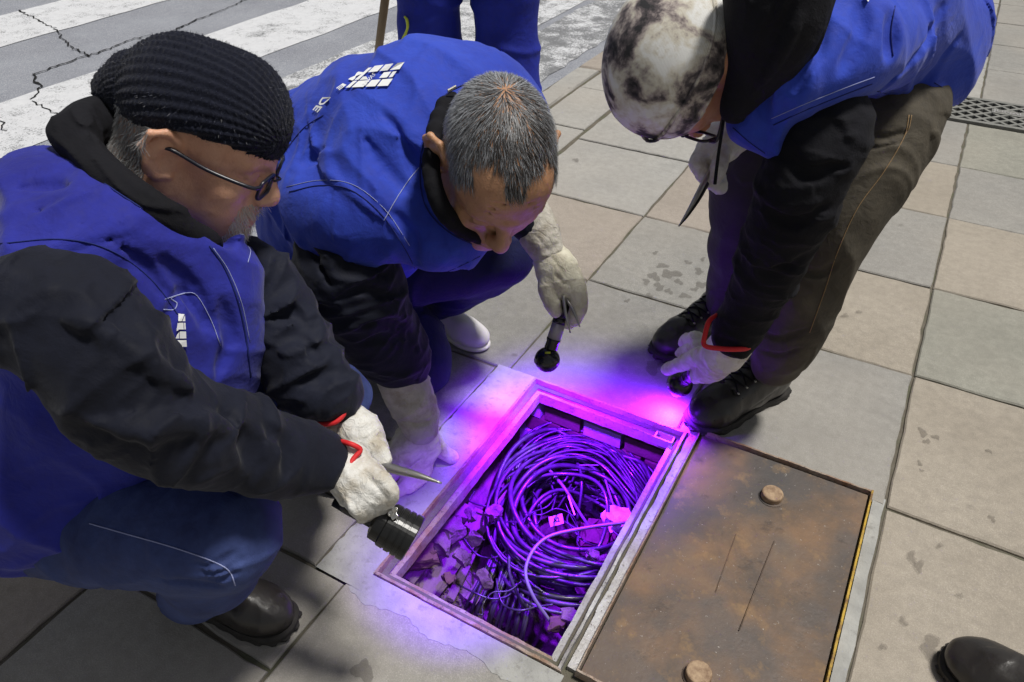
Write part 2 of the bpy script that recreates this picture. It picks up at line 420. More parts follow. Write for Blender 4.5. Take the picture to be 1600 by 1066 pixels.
# base under everything: four pieces round the chamber opening so the pit stays open
HX0,HX1,HY0,HY1=-.693,-.268,.643,1.338
b=MB()
for x0,x1,y0,y1 in((-1.70,HX0+.02,-60,60),(HX1-.02,60,-60,60),(HX0+.02,HX1-.02,-60,HY0+.02),(HX0+.02,HX1-.02,HY1-.02,60)):
    b.add(*sheet(x0,x1,y0,y1,-.006))
pave=b.obj('pavement',M['mortar'],smooth=False,kind='structure'); tag(pave,'pavement bed of dark mortar that shows in the joints between the paving slabs')
rd=MB().add(*sheet(-60,-1.675,-60,60,ROADZ)).obj('road',M['asphalt'],smooth=False,kind='structure'); tag(rd,'grey cracked asphalt road behind the kerb')
def slab(x0,x1,y0,y1,m,parent=pave,name='paving_slab',g=.002,zt=None,th=.05,bev=.003,rough=1.):
    rr=random.Random(int(x0*991)+int(y0*7919)); z=zt if zt is not None else rr.uniform(-.0015,.0025)
    tx,ty=rr.uniform(-.0025,.0025),rr.uniform(-.0025,.0025); x0+=g;x1-=g;y0+=g;y1-=g
    nx=max(2,min(12,int((x1-x0)/.045))); ny=max(2,min(12,int((y1-y0)/.045))); P=[]
    for i in range(nx): P.append([x0+(x1-x0)*i/nx,y0])
    for i in range(ny): P.append([x1,y0+(y1-y0)*i/ny])
    for i in range(nx): P.append([x1-(x1-x0)*i/nx,y1])
    for i in range(ny): P.append([x0,y1-(y1-y0)*i/ny])
    cx,cy=(x0+x1)/2,(y0+y1)/2; o=[];
    for p in P:
        j=rr.uniform(0,.0035)*rough if rr.random()<.8 else rr.uniform(.003,.006)*rough
        v=np.array([cx-p[0],cy-p[1]]); v/=np.linalg.norm(v)+1e-9; o.append(np.array(p)+v*j)
    n=len(o); V=[];F=[]
    for k,(ins,dz) in enumerate(((0,-th),(0,-bev*1.2),(bev*1.3,0))):
        for q in o:
            v=np.array([cx-q[0],cy-q[1]]); v/=np.linalg.norm(v)+1e-9; r=q+v*ins
            V.append((r[0],r[1],z+dz+(r[0]-cx)*tx+(r[1]-cy)*ty))
    for k in range(2):
        for i in range(n): F.append((k*n+i,k*n+(i+1)%n,(k+1)*n+(i+1)%n,(k+1)*n+i))
    F.append(tuple(2*n+i for i in range(n)))
    return obj(name,V,F,M[m],parent,smooth=False)
YL=[.837,1.337,1.847,2.326,2.844,3.334,3.845]
pal={(0,1):'beige',(0,2):'grey',(1,0):'pink'}
def tone(i,j,seed=0):
    r=random.Random(i*31+j*17+seed); return r.choice(['grey','beige','beige','pink','green','grey'])
# right of the column line x=.185
YR=[-.66,-.16,.337,.837,1.337,1.847,2.326,2.844,3.334,3.845]
for j in range(len(YR)-1):
    for i,(x0,x1) in enumerate(((.185,.68),(.68,1.18),(1.18,1.68),(1.68,2.18),(2.18,2.68))):
        c={(0,3):'beige',(0,4):'beige',(0,5):'green',(0,6):'beige',(0,7):'grey',(1,4):'beige',(1,5):'green'}.get((i,j),tone(i,j))
        slab(x0,x1,YR[j],YR[j+1],'slab_'+c)
# middle columns above the hatch
YM=[1.337,1.847,2.326,2.844,3.334,3.845]
for j in range(len(YM)-1):
    for i,(x0,x1) in enumerate(((-1.286,-.775),(-.775,-.295),(-.295,.185))):
        c={(2,0):'grey',(2,1):'beige',(2,2):'grey',(2,3):'beige',(1,0):'dark',(1,1):'grey',(1,2):'pink',(0,0):'dark',(0,1):'pink',(0,2):'pale',(0,3):'pale',(1,3):'pale',(0,4):'pale'}.get((i,j),'grey')
        slab(x0,x1,YM[j],YM[j+1],'slab_'+c)
    slab(-1.556,-1.30,YM[j]+.1,YM[j+1]+.1,'slab_pale')
# beyond the drain cover
YD=[3.845,4.205,4.72,5.22,5.72,6.22,6.72]
for j in range(len(YD)-1):
    for i,(x0,x1) in enumerate(((-1.286,-.775),(-.775,-.295),(-.295,.215),(.215,.71),(.71,1.21),(1.21,1.71),(1.71,2.21),(2.21,2.71))):
        if j==0 and 2<=i<=4:
            if i==2: slab(-.295,-.05,3.845,4.205,'slab_grey')
            continue
        slab(x0,x1,YD[j],YD[j+1],'slab_'+('grey' if i>2 else 'pale'))
    slab(-1.556,-1.30,YD[j]+.1,YD[j+1]+.1,'slab_pale')
# left of the hatch and below it
slab(-1.19,-.735,.39,.60,'slab_grey'); slab(-1.19,-.812,.60,.97,'slab_grey'); slab(-1.19,-.812,.97,1.337,'slab_grey'); slab(-1.54,-1.19,.40,.87,'slab_grey'); slab(-1.54,-1.19,.87,1.337,'slab_grey')
slab(-1.181,-.735,-.12,.389,'slab_grey',g=.003); slab(-1.178,-.735,-.62,-.12,'slab_beige')
slab(-1.56,-1.183,-.10,.39,'slab_pink',g=.003); slab(-1.56,-1.188,-.6,-.10,'slab_pink')
slab(-.735,-.252,.10,.614,'slab_grey'); slab(-.252,.185,.10,.60,'slab_grey'); slab(-.73,-.252,-.4,.10,'slab_grey'); slab(-.252,.185,-.4,.10,'slab_grey')
# kerb
y=-1.
while y<7.5:
    slab(-1.69,-1.568,y,y+.78,'slab_pink' if y>3 else 'slab_pale',name='kerb_stone',zt=.006,th=.13,bev=.008); y+=.785
# concrete surround of the frame
sur=MB()
def ring(b,o,i,z0,z1):
    x0,x1,y0,y1=o; a0,a1,b0,b1=i
    for c in((x0,a0,y0,y1),(a1,x1,y0,y1),(a0,a1,y0,b0),(a0,a1,b1,y1)):
        if c[1]-c[0]>.001 and c[3]-c[2]>.001: b.box(((c[0]+c[1])/2,(c[2]+c[3])/2,(z0+z1)/2),((c[1]-c[0])/2,(c[3]-c[2])/2,(z1-z0)/2))
def conc_strip(pts_in,pts_out,z,name):
    V=[];F=[];n=len(pts_in)
    for p in pts_in: V.append((*p,z))
    for p in pts_out: V.append((*p,z-.0015))
    for p in pts_out: V.append((*p,z-.03))
    for i in range(n-1): F+= [(i,i+1,n+i+1,n+i),(n+i,n+i+1,2*n+i+1,2*n+i)]
    return obj(name,V,F,M['concrete'],pave,smooth=False)
rr=random.Random(3)
ys=np.linspace(.60,1.345,60)
conc_strip([(HX0-.001,y) for y in ys],[(-.810+rr.uniform(-.002,.003),y) for y in ys],.0035,'concrete_edging')
xs=np.linspace(-.72,-.262,44)
conc_strip([(x,HY0-.001) for x in xs],[(x,.590+.008*math.sin(x*40)+rr.uniform(-.003,.003)) for x in xs],.0035,'concrete_edging')
ys=np.linspace(.62,1.36,14)
conc_strip([(.158,y) for y in ys],[(.184+rr.uniform(-.003,.002),y) for y in ys],.002,'concrete_edging')
# road markings
def strip_mark(x0,x1,y0,y1,m,lab,seed):
    r=random.Random(seed); n=70; ys=np.linspace(y0,y1,n); V=[];F=[]
    for y in ys: V+= [(x0+r.uniform(-.012,.012),y,ROADZ+.004),(x1+r.uniform(-.012,.012),y,ROADZ+.004)]
    F=[(2*i,2*i+1,2*i+3,2*i+2) for i in range(n-1)]
    o=obj('crosswalk_stripe',V,F,M[m],None,smooth=False,kind='structure'); tag(o,lab)
def rx(px,py): return Hz(px,py,ROADZ)[0]
strip_mark(-5.85,-5.15,-6,9,'paint_sound','white crosswalk stripe farthest from the kerb',1)
strip_mark(-4.22,-3.56,-6,9,'paint_sound','white crosswalk stripe, second from the kerb, crossed by a crack',2)
strip_mark(-3.19,-2.42,-6,9,'paint_worn','worn white crosswalk stripe nearest the kerb',3)
strip_mark(-2.36,-1.90,3.0,9,'paint_flaked','flaked remains of white paint between the last stripe and the kerb',4)
def crack(px,wd,seed):
    r=random.Random(seed); P=np.array([Hz(a,b,ROADZ)[:2] for a,b in px]); Q=[]
    for a,b in zip(P[:-1],P[1:]):
        m=max(2,int(np.linalg.norm(b-a)/.03))
        for t in range(m): Q.append(a+(b-a)*t/m+np.array([r.uniform(-.014,.014),r.uniform(-.014,.014)]))
    Q=np.array(Q); t=np.gradient(Q,axis=0); t/=np.linalg.norm(t,axis=1)[:,None]; nn=np.stack([-t[:,1],t[:,0]],1); V=[]
    for q,k in zip(Q,nn):
        w=wd*r.uniform(.35,1.2); V+= [(*(q-k*w),ROADZ+.0075),(*(q+k*w*r.uniform(.6,1.3)),ROADZ+.0075)]
    n=len(Q); obj('crack',V,[(2*i,2*i+1,2*i+3,2*i+2) for i in range(n-1)],M['crack'],rd,smooth=False)
crack([(30,18),(60,32),(85,45),(95,58),(115,78),(145,90)],.006,1)
crack([(420,-20),(386,0),(340,20),(300,35),(270,50),(210,62),(180,75),(140,88),(115,95),(75,110),(55,117),(62,140),(52,160)],.007,2)
crack([(52,160),(75,172),(90,182),(105,190)],.004,3)
crack([(0,185),(6,200),(12,212)],.004,4)
# ------------------------------------------------------------------ chamber under the pavement
fr=empty('hatch_frame',((HX0+HX1)/2,(HY0+HY1)/2,0),'rusty steel angle frame set in the pavement round the open cable chamber','frame')
def lbar(name,p,q,inw,m,k):
    """angle bar from p to q; inw = unit vector into the hole: thin upright lip, lowered ledge, inner flange"""
    p=np.array(p,float);q=np.array(q,float);t=nrm(q-p); inw=np.array(inw,float); L=np.linalg.norm(q-p)
    prof=[(0,.010),(.006,.010),(.006,-.014),(.030,-.014),(.030,-.045),(.024,-.045),(.024,-.020),(0,-.020)]
    r=random.Random(k); n=24; V=[];F=[]; m_=len(prof)
    for i in range(n+1):
        c=p+t*L*i/n
        for a,z in prof:
            a2=a+r.uniform(-.0008,.0008); mit=min(a,0.5*L)
            s=np.clip(i/n*L,mit,L-mit)
            c2=p+t*s; V.append((c2[0]+inw[0]*a2,c2[1]+inw[1]*a2,z+r.uniform(-.0008,.0008)))
    for i in range(n):
        for j in range(m_): F.append((i*m_+j,i*m_+(j+1)%m_,(i+1)*m_+(j+1)%m_,(i+1)*m_+j))
    obj(name,V,F,M[m],fr,smooth=False)
lbar('frame_bar',(HX0,HY0),(HX1,HY0),(0,1),'frame_steel',1)
lbar('frame_bar',(HX1,HY1),(HX0,HY1),(0,-1),'frame_steel',2)
lbar('frame_bar',(HX0,HY1),(HX0,HY0),(1,0),'frame_steel',3)
lbar('frame_bar',(HX1-.004,HY0),(HX1-.004,HY1),(-1,0),'zinc',4)
b=MB(); r=random.Random(5); n=30; V=[];F=[]
for i in range(n+1):
    y=.66+.68*i/n; V+= [(-.2665+r.uniform(0,.003),y,.006),(-.248,y,.004),(-.248,y,-.02),(-.2665,y,-.02)]
for i in range(n):
    for j in range(4): F.append((4*i+j,4*i+(j+1)%4,4*i+4+(j+1)%4,4*i+4+j))
F+=[(0,1,2,3),(4*n,4*n+1,4*n+2,4*n+3)]
obj('hinge_strip',V,F,M['zinc'],fr,smooth=False)
# square bracket in the corner
c=Hz(1040,684,-.018); b=MB()
for dx,dy,hx,hy in((-.022,0,.002,.011),(.022,0,.002,.011),(0,.011,.024,.002),(0,-.011,.024,.002)): b.box((c[0]+dx,c[1]+dy-.012,-.016),(hx,hy,.012))
b.obj('corner_bracket',M['zinc'],fr,smooth=False,bevel=.001)
# walls of the pit
PX0,PX1,PY0,PY1,PZ=-.76,-.20,.62,1.37,-.62
def bwall(name,a,bb,n,lab):
    """brick wall face from a to bb (xy), n = normal into the pit; single bricks over a mortar sheet"""
    a=np.array(a,float);bb=np.array(bb,float);L=np.linalg.norm(bb-a);t=(bb-a)/L;n=np.array(n,float)
    o=obj(name,[(*(a-n*.01),PZ-.02),(*(bb-n*.01),PZ-.02),(*(bb-n*.01),-.05),(*(a-n*.01),-.05)],[(0,1,2,3)],M['mortar'],None,smooth=False,kind='structure'); tag(o,lab)
    z=PZ; row=0; R=np.array([[t[0],n[0],0],[t[1],n[1],0],[0,0,1]]); rr=random.Random(len(name)+int(a[0]*100))
    while z<-.06:
        x=-.06*(row%2)
        while x<L:
            x0,x1=max(x,0),min(x+.115,L)
            if x1-x0>.02:
                c=a+t*(x0+x1)/2; 
                q=MB().box((c[0]+n[0]*(rr.uniform(-.003,.003)),c[1]+n[1]*(rr.uniform(-.003,.003)),z+.027),((x1-x0)/2-.004,.012,.024),R)
                q.obj('brick',M['brick'] if rr.random()<.6 else M['concrete'],o,smooth=False)
            x+=.12
        z+=.058; row+=1
bwall('chamber_wall',(PX1,PY1),(PX0,PY1),(0,-1),'brick wall on the far side of the cable chamber')
bwall('chamber_wall',(PX1,PY0),(PX1,PY1),(-1,0),'brick wall of the cable chamber under the rusty lid side')
bwall('chamber_wall',(PX0,PY0),(PX1,PY0),(0,1),'brick wall of the cable chamber nearest the camera')
bwall('chamber_wall',(PX0,PY1),(PX0,PY0),(1,0),'brick wall of the cable chamber on the kerb side')
# shelf of lid-side slab under surrounding ground
n=34; V=[];F=[]
gx=np.linspace(PX0,PX1,n);gy=np.linspace(PY0,PY1,n+8)
X,Y=np.meshgrid(gx,gy,indexing='ij'); P=np.stack([X,Y,0*X],-1)
def floorz(X,Y,P):
    u=(X-PX0)/(PX1-PX0); v=(Y-PY0)/(PY1-PY0)
    sl=np.clip(1-(u*1.9+ .55*np.maximum(0,.25-v)),0,1)         # debris bank along the kerb side
    bank=-.50+.40*sl*np.clip(1.25-v*.75,0,1)
    corner=.46*np.exp(-(((X+.32)/.07)**2+((Y-.665)/.055)**2))
    rim=.30*np.exp(-((Y-.655)/.035)**2)*np.clip((.95-u),0,1)
    return np.minimum(bank+corner+rim+vnoise(P,14,3)*.020+vnoise(P,45,4)*.008,-.052)
Z=floorz(X,Y,P); V=np.stack([X,Y,Z],-1).reshape(-1,3); m=n+8
F=[(i*m+j,(i+1)*m+j,(i+1)*m+j+1,i*m+j+1) for i in range(n-1) for j in range(m-1)]
o=obj('chamber_floor',V,F,M['dirt'],None,kind='structure'); tag(o,'bank of earth and rubble on the bottom of the cable chamber')
# boards, stones and bricks lying on the bank
def debris(px,py,z,size,yaw,pitch,m,name,lab,cat,roll=0,seed=0,group=None):
    r=random.Random(seed); c=Hz(px,py,z); R=np.array((Matrix.Rotation(yaw,3,'Z')@Matrix.Rotation(pitch,3,'Y')@Matrix.Rotation(roll,3,'X')))
    bm=bmesh.new(); bmesh.ops.create_cube(bm,size=1); bmesh.ops.subdivide_edges(bm,edges=bm.edges[:],cuts=4,use_grid_fill=True)
    V=np.array([v.co[:] for v in bm.verts])*np.array(size); fq=60 if max(size)>.06 else 1.3/min(size)
    V+=np.stack([vnoise(V+c,fq,s_) for s_ in(1,2,3)],-1)*(.22 if max(size)>.06 else .38)*min(size)+np.array([[r.uniform(-1,1)*.03*min(size) for _ in range(3)] for _ in V]); V*=1-.25*(np.abs(V/np.array(size)).min(1)[:,None]>.38); V=V@R.T+c
    F=[tuple(v.index for v in f.verts) for f in bm.faces]; bm.free()
    o=obj(name,V,F,M[m],None,smooth=False,bevel=.002); tag(o,lab,cat,group); return o
ang=lambda p,q,z: math.atan2(*(Hz(*q,z)-Hz(*p,z))[[1,0]])
bl=[((640,905),(735,790),'leftmost old board lying along the earth bank under the torch'),((668,925),(760,800),'wide pale board beside the leftmost board in the chamber'),((705,930),(790,760),'long narrow board in the middle of the earth bank'),((735,940),(800,840),'short split board at the edge of the dark drop'),((690,800),(765,700),'board high on the bank under the kerb side frame bar')]
for i,(p,q,lab) in enumerate(bl):
    z=-.17-.035*i if i<4 else -.15; a=Hz(*p,z);bb=Hz(*q,z+.01); L=np.linalg.norm(bb-a); yw=math.atan2(bb[1]-a[1],bb[0]-a[0])
    debris((p[0]+q[0])/2,(p[1]+q[1])/2,z,(L,[.03,.055,.022,.03,.045][i],.014),yw,-.05,'board','board',lab,'board',roll=.25,seed=i)
debris(655,868,-.13,(.075,.055,.03),.9,.1,'brick','brick','red brick lying in the near left corner of the chamber','brick',seed=9)
debris(690,850,-.15,(.045,.04,.03),.3,.3,'dirt','stone','grey lump of rubble right of the red brick in the chamber','stone',seed=10)
debris(708,828,-.15,(.06,.045,.03),1.3,.2,'dirt','stone','flat earthy stone above the boards in the chamber','stone',seed=11)
debris(935,842,-.30,(.09,.07,.05),.5,.3,'brick','stone','broken masonry lump under the white plastic piece','stone',seed=12)
debris(960,865,-.33,(.07,.06,.05),1.1,-.2,'concrete','stone','small masonry lump next to the lid side wall of the chamber','stone',seed=13)
r=random.Random(8); b=MB()
for i in range(260):
    px,py=(r.uniform(640,720),r.uniform(820,900)) if i<150 else (r.uniform(640,860),r.uniform(880,1000)); 
    p=Hz(px,py,-.15); z=float(floorz(np.array(p[0]),np.array(p[1]),np.array([[p[0],p[1],0.]]))); s=r.uniform(.002,.008)
    Q=np.array(Matrix.Rotation(r.uniform(0,6),3,(r.random(),r.random(),r.random()+.1)))
    b.box((p[0],p[1],z+s*.5),(s,s*r.uniform(.5,1),s*.6),Q)
o=b.obj('gravel',M['dirt'],None,smooth=False,kind='stuff'); tag(o,'loose grit and crumbs of mortar on the earth bank')
# white things in the pit
o=debris(965,812,-.20,(.07,.05,.035),.9,.25,'plastic_white','plastic_piece','bright white plastic junction piece under the lid side frame bar','plastic',seed=21)

t=empty('cable_tag',Hz(869,813,-.26),'small white printed tag tied among the coiled cables','tag')
c=Hz(869,813,-.26); X=nrm(Hz(895,806,-.26)-c); X=nrm(X); Yv=nrm(np.cross(CF*-1,X)); N=np.cross(X,Yv)
def quad(c,X,Y,hx,hy,off=0): c=c+np.cross(X,Y)*off; return [c-X*hx-Y*hy,c+X*hx-Y*hy,c+X*hx+Y*hy,c-X*hx+Y*hy],[(0,1,2,3)]
MB().box(c,(.019,.013,.001),np.array([X,Yv,N]).T).obj('tag_card',M['plastic_white'],t,smooth=False)
def textmesh(s,size,bold=0):
    cu=bpy.data.curves.new('txt','FONT'); cu.body=s; cu.size=size; cu.align_x='CENTER'; cu.align_y='CENTER'; cu.offset=bold; cu.resolution_u=2
    o=bpy.data.objects.new('txt',cu); COL.objects.link(o); dg=bpy.context.evaluated_depsgraph_get(); me=o.evaluated_get(dg).to_mesh()
    V=np.array([v.co[:] for v in me.vertices]).reshape(-1,3); F=[tuple(p.vertices) for p in me.polygons]; o.evaluated_get(dg).to_mesh_clear()
    bpy.data.objects.remove(o); bpy.data.curves.remove(cu); return V,F
V,F=textmesh('A2',.016,.0005); obj('tag_print',[c+X*v[0]+Yv*v[1]+N*.0016 for v in V],F,M['ink'],t,smooth=False)
# ------------------------------------------------------------------ cables
def cz(px,py,z): return Hz(px,py,z)
r=random.Random(21)
C0=Hz(902,800,-.20)
def loop(R,cx,cy,z0,dz,a0,a1,ecc,rot,rad,seed,m='cable',lab='black glossy cable coiled in the open chamber among the others',grp='black cables coiled in the chamber'):
    q=random.Random(seed); n=64; P=[]
    ph=[q.uniform(0,6) for _ in range(4)]
    for i in range(n+1):
        t=i/n; a=a0+(a1-a0)*t
        rr=R*(1+.035*math.sin(2*a+ph[0])+.02*math.sin(3*a+ph[1]))
        x=rr*math.cos(a)*ecc; y=rr*math.sin(a); x,y=x*math.cos(rot)-y*math.sin(rot),x*math.sin(rot)+y*math.cos(rot)
        X_=min(max(cx+x,PX0+.04),PX1-.015); Y_=min(max(cy+y,PY0+.02),PY1-.02)
        P.append((X_,Y_,z0+dz*math.sin(a+ph[2])*.6+.012*math.sin(3*a+ph[3])))
    o=MB().tube(P,rad,7).obj('cable',M[m],None); tag(o,lab,'cable',grp); return o
for i in range(27):
    R=[.228,.215,.202,.19,.172,.152,.13][i%7]+r.uniform(-.006,.008)
    loop(R,C0[0]+r.uniform(-.03,.035),C0[1]+r.uniform(-.05,.04),-.17-.13*(i/36)-.01*r.random(),r.uniform(.015,.06),r.uniform(0,6.28),r.uniform(9.5,13),r.uniform(.88,.98),r.uniform(-.3,.3),r.choice([.0036,.005,.0058,.0064]),100+i)
# cables running off under the lid side, as one sheaf
for i in range(12):
    o_=[(790+i*2,760+i*2,-.24),(800+i*5,700+i*3,-.20),(860+i*3,660+i*5,-.17),(940,672+i*5,-.16),(1000-i*1,730+i*5,-.18),(1030,790+i*4,-.24)]
    o=MB().tube(spline([cz(*p)+np.array([r.uniform(-.006,.006),r.uniform(-.006,.006),r.uniform(-.01,.01)]) for p in o_],8),.0035,7).obj('cable',M['cable'],None); tag(o,'black cable of the sheaf sweeping round the far corner of the chamber','cable','cables in the sheaf at the far corner')
def one(pts,rad,m,lab,name='cable',cat='cable'):
    o=MB().tube(spline([cz(*p) for p in pts],8),rad,8).obj(name,M[m],None); tag(o,lab,cat); return o
one([(870,985,-.22),(832,930,-.15),(822,885,-.12),(850,843,-.11),(910,826,-.10),(1012,812,-.07)],.0042,'cable_grey','pale grey cable arching over the coils to the lid side frame bar')
one([(850,725,-.22),(880,760,-.2),(905,800,-.24),(935,845,-.3)],.004,'cable_grey','grey straight cable crossing the middle of the coil towards the masonry')
one([(880,705,-.22),(903,725,-.19),(909,760,-.2),(902,812,-.26)],.0042,'cable','short dark cable bent like a hook inside the coil')
one([(940,728,-.2),(952,770,-.2),(962,800,-.2)],.0028,'cable_grey','thin wire standing over the pale cable cap')
one([(888,775,-.19),(898,805,-.19)],.0022,'plastic_white','thin white wire end beside the printed tag')
one([(905,727,-.16),(941,727,-.16)],.0015,'cable_grey','thin bent wire lying level across the coil')
one([(795,870,-.14),(797,900,-.16),(812,935,-.2),(822,950,-.24)],.004,'cable','loose black cable end hanging over the dark drop')
for i in range(16):
    a=r.uniform(.2,1.2); x,y=r.uniform(865,935),r.uniform(690,800); L=r.uniform(35,80)
    o=MB().tube(spline([cz(x,y,-.26),cz(x+L*.5*math.cos(a)+r.uniform(-8,8),y-L*.5*math.sin(a),-.22),cz(x+L*math.cos(a),y-L*math.sin(a),-.24)],5),r.choice([.0012,.002,.003]),6).obj('wire',M[r.choice(['cable','cable','cable_grey'])],None); tag(o,'short thin wire sticking up inside the cable coil','wire','short wires inside the coil')
# cables standing in the dark drop and a ribbed duct
for i in range(14):
    x=735+i*7+r.uniform(-4,4); o=MB().tube(spline([cz(x+35,850+r.uniform(-20,20),-.24),cz(x+15,900,-.24),cz(x-5+r.uniform(-6,6),950+i*3,-.30),cz(x-12,975+i*4,-.5)],6),.0045,7).obj('cable',M['cable'],None); tag(o,'dark cable running down beside the boards into the drop','cable','cables dropping beside the boards')
du=MB(); P=spline([cz(815,930,-.30),cz(838,900,-.24),cz(872,905,-.24),cz(890,945,-.30),cz(885,985,-.4)],10); du.tube(P,[.022+.0025*(i%2) for i in range(len(P))],14)
o=du.obj('duct_pipe',M['cable'],None); tag(o,'thick ribbed black duct pipe bent in the near corner of the chamber','pipe')
for i in range(18):   # thin loose wires tangled over the boards and between the coils
    x,y=(r.uniform(700,820),r.uniform(790,930)) if i%2 else (r.uniform(830,980),r.uniform(680,880)); a=r.uniform(0,6.28); P=[]; z=-.20+r.uniform(-.05,.04)
    for k in range(6): P.append(cz(x,y,z+r.uniform(-.015,.015))); a+=r.uniform(-.9,.9); x=min(max(x+26*math.cos(a),690),1010); y=min(max(y+22*math.sin(a),650),960)
    P=spline(P,6); P[:,0]=np.clip(P[:,0],PX0+.05,PX1-.03); P[:,1]=np.clip(P[:,1],PY0+.03,PY1-.03)
    o=MB().tube(P,r.choice([.0014,.002,.0026]),6).obj('wire',M['cable'],None); tag(o,'thin loose wire lying tangled across the boards and coils','wire','loose wires tangled in the chamber')
sl=[(672,872),(700,905),(722,870),(690,822),(742,842),(758,905),(772,800),(735,805),(715,775),(945,880),(925,868),(890,965),(870,975)]
names=['beside the brick','at the near wall','in the middle of the boards','under the torch','on the long narrow board','beside the dark drop','under the coil edge','above the boards','against the kerb side wall','under the masonry lump','left of the masonry lump','in the near right corner','next to the duct pipe']
for i,((px,py),nm) in enumerate(zip(sl,names)):
    debris(px,py,-.14-.05*(i>8),(r.uniform(.018,.04),r.uniform(.018,.035),r.uniform(.015,.028)),r.uniform(0,3),r.uniform(-.4,.4),r.choice(['dirt','dirt','brick']),'stone','small rough rubble stone '+nm+' in the chamber','stone',seed=60+i,group='rubble stones in the chamber')
# ------------------------------------------------------------------ lid lying beside the hole
LX0,LX1,LY0,LY1=-.244,.152,.655,1.350
M['lug']=mat('lug_rust',(.3,.19,.11),.7,.4,nodes=lambda g:(g.col(g.mix(g.ramp(g.noise(60,5,.7),[(.35,0.),(.65,1.)]),(.20,.125,.075),(.42,.30,.19))),g.bump(g.noise(160,4),.5,.002)))
lid=empty('chamber_lid',((LX0+LX1)/2,(LY0+LY1)/2,.002),'rusty steel chamber lid lying face down on the pavement with two round lugs','lid')
n=40; gx=np.linspace(LX0+.006,LX1-.006,n);gy=np.linspace(LY0+.006,LY1-.006,n+20); X,Y=np.meshgrid(gx,gy,indexing='ij')
Z=.010+vnoise(np.stack([X,Y,0*X],-1),6,8)*.0012
V=np.stack([X,Y,Z],-1).reshape(-1,3); m=n+20
obj('lid_plate',V,[(i*m+j,(i+1)*m+j,(i+1)*m+j+1,i*m+j+1) for i in range(n-1) for j in range(m-1)],M['rust'],lid)
def rim(a,bb,m,w=.006,h=.021,seed=0):
    r=random.Random(seed); a=np.array(a);bb=np.array(bb); L=np.linalg.norm(bb-a); t=(bb-a)/L; nn=np.array([-t[1],t[0]]); V=[];F=[];k=30
    for i in range(k+1):
        c=a+t*L*i/k; hh=h+r.uniform(-.001,.001)
        for s,z in((-w/2,.001),(-w/2+.001,hh),(w/2-.001,hh),(w/2,.001)): q=c+nn*(s+r.uniform(-.0004,.0004)); V.append((q[0],q[1],z))
    for i in range(k):
        for j in range(3): F.append((4*i+j,4*i+j+1,4*i+5+j,4*i+4+j))
    F+=[(0,1,2,3),(4*k+3,4*k+2,4*k+1,4*k)]
    obj('lid_rim',V,F,M[m],lid,smooth=False)
rim((LX0,LY1),(LX1,LY1),'frame_steel',seed=1); rim((LX1,LY1+.003),(LX1,LY0-.003),'yellow_edge',seed=2); rim((LX0,LY0-.003),(LX0,LY1+.003),'frame_steel',w=.005,h=.015,seed=3); rim((LX1,LY0),(LX0,LY0),'frame_steel',seed=4)
for px,py in((1207,772),(1092,1052)):
    c=Hz(px,py,.022); q=MB().lathe([(0,.023),(.012,.0235),(.0155,.0225),(.017,.020),(.0172,.0)],(c[0],c[1],.011),(0,0,1),32); q.obj('lug',M['lug'],lid,smooth=False,bevel=.0008)
    MB().lathe([(0,.028),(.0015,.028),(.002,.0245)],(c[0],c[1],.0105),(0,0,1),32).obj('weld_bead',M['rust'],lid,smooth=False)
a=Hz(1210,845,.012);bb=Hz(1155,985,.012); MB().tube([a-np.array([0,0,.0007]),bb-np.array([0,0,.0007])],.0012,6).obj('weld_seam',M['rust'],lid)
a=Hz(1150,835,.0105);bb=Hz(1118,925,.0105); MB().tube([a,bb],.0009,6).obj('weld_seam',M['rust'],lid)
# ------------------------------------------------------------------ drain cover top right
dr=empty('drain_cover',(.45,4.025,0),'long cast iron drain cover with a diamond lattice set in the pavement','drain cover')
D0,D1,DY0,DY1=-.045,1.15,3.855,4.195
b=MB(); b.add(*sheet(D0,D1,DY0,DY1,-.006)); b.obj('backing',M['dark'],dr,smooth=False)
b=MB(); 
for c,h in((((D0+D1)/2,DY0+.012,0),((D1-D0)/2,.012,.01)),(((D0+D1)/2,DY1-.012,0),((D1-D0)/2,.012,.01)),((D0+.02,(DY0+DY1)/2,.0005),(.02,(DY1-DY0)/2-.024,.01))): b.box(c,h)
b.obj('cover_frame',M['cast_iron'],dr,smooth=False,bevel=.002)
b=MB(); st=.062
for s in(1,-1):
    x=D0-.4
    while x<D1:
        P=[]; y0,y1=DY0+.024,DY1-.024; ya,xa=y0,x
        t0=max(0,(D0+.04-x)); t1=min(y1-y0,(D1-x)/1.0)
        if t1>t0+.01:
            ys_=(y0+t0,y0+t1) if s==1 else (y1-t0,y1-t1)
            p=np.array([x+t0,ys_[0],.001+.0006*s]);q=np.array([x+t1,ys_[1],.001+.0006*s]); L=np.linalg.norm(q-p); t=(q-p)/L
            R=np.array([[t[0],-t[1],0],[t[1],t[0],0],[0,0,1]]); b.box((p+q)/2,(L/2,.0075,.007),R)
        x+=st*1.15
o=b.obj('lattice',M['cast_iron'],dr,smooth=False,kind='stuff')
c=Hz(1580,178,.009); MB().box((c[0]+.02,c[1],.004),(.10,.028,.007)).obj('name_plate',M['cast_iron'],dr,smooth=False,bevel=.001)
V,F=textmesh('JUNALUX',.048,.0008); obj('name_letters',[(c[0]+.02+v[0]*.9,c[1]+v[1],.0125) for v in V],F,M['zinc'],dr,smooth=False)

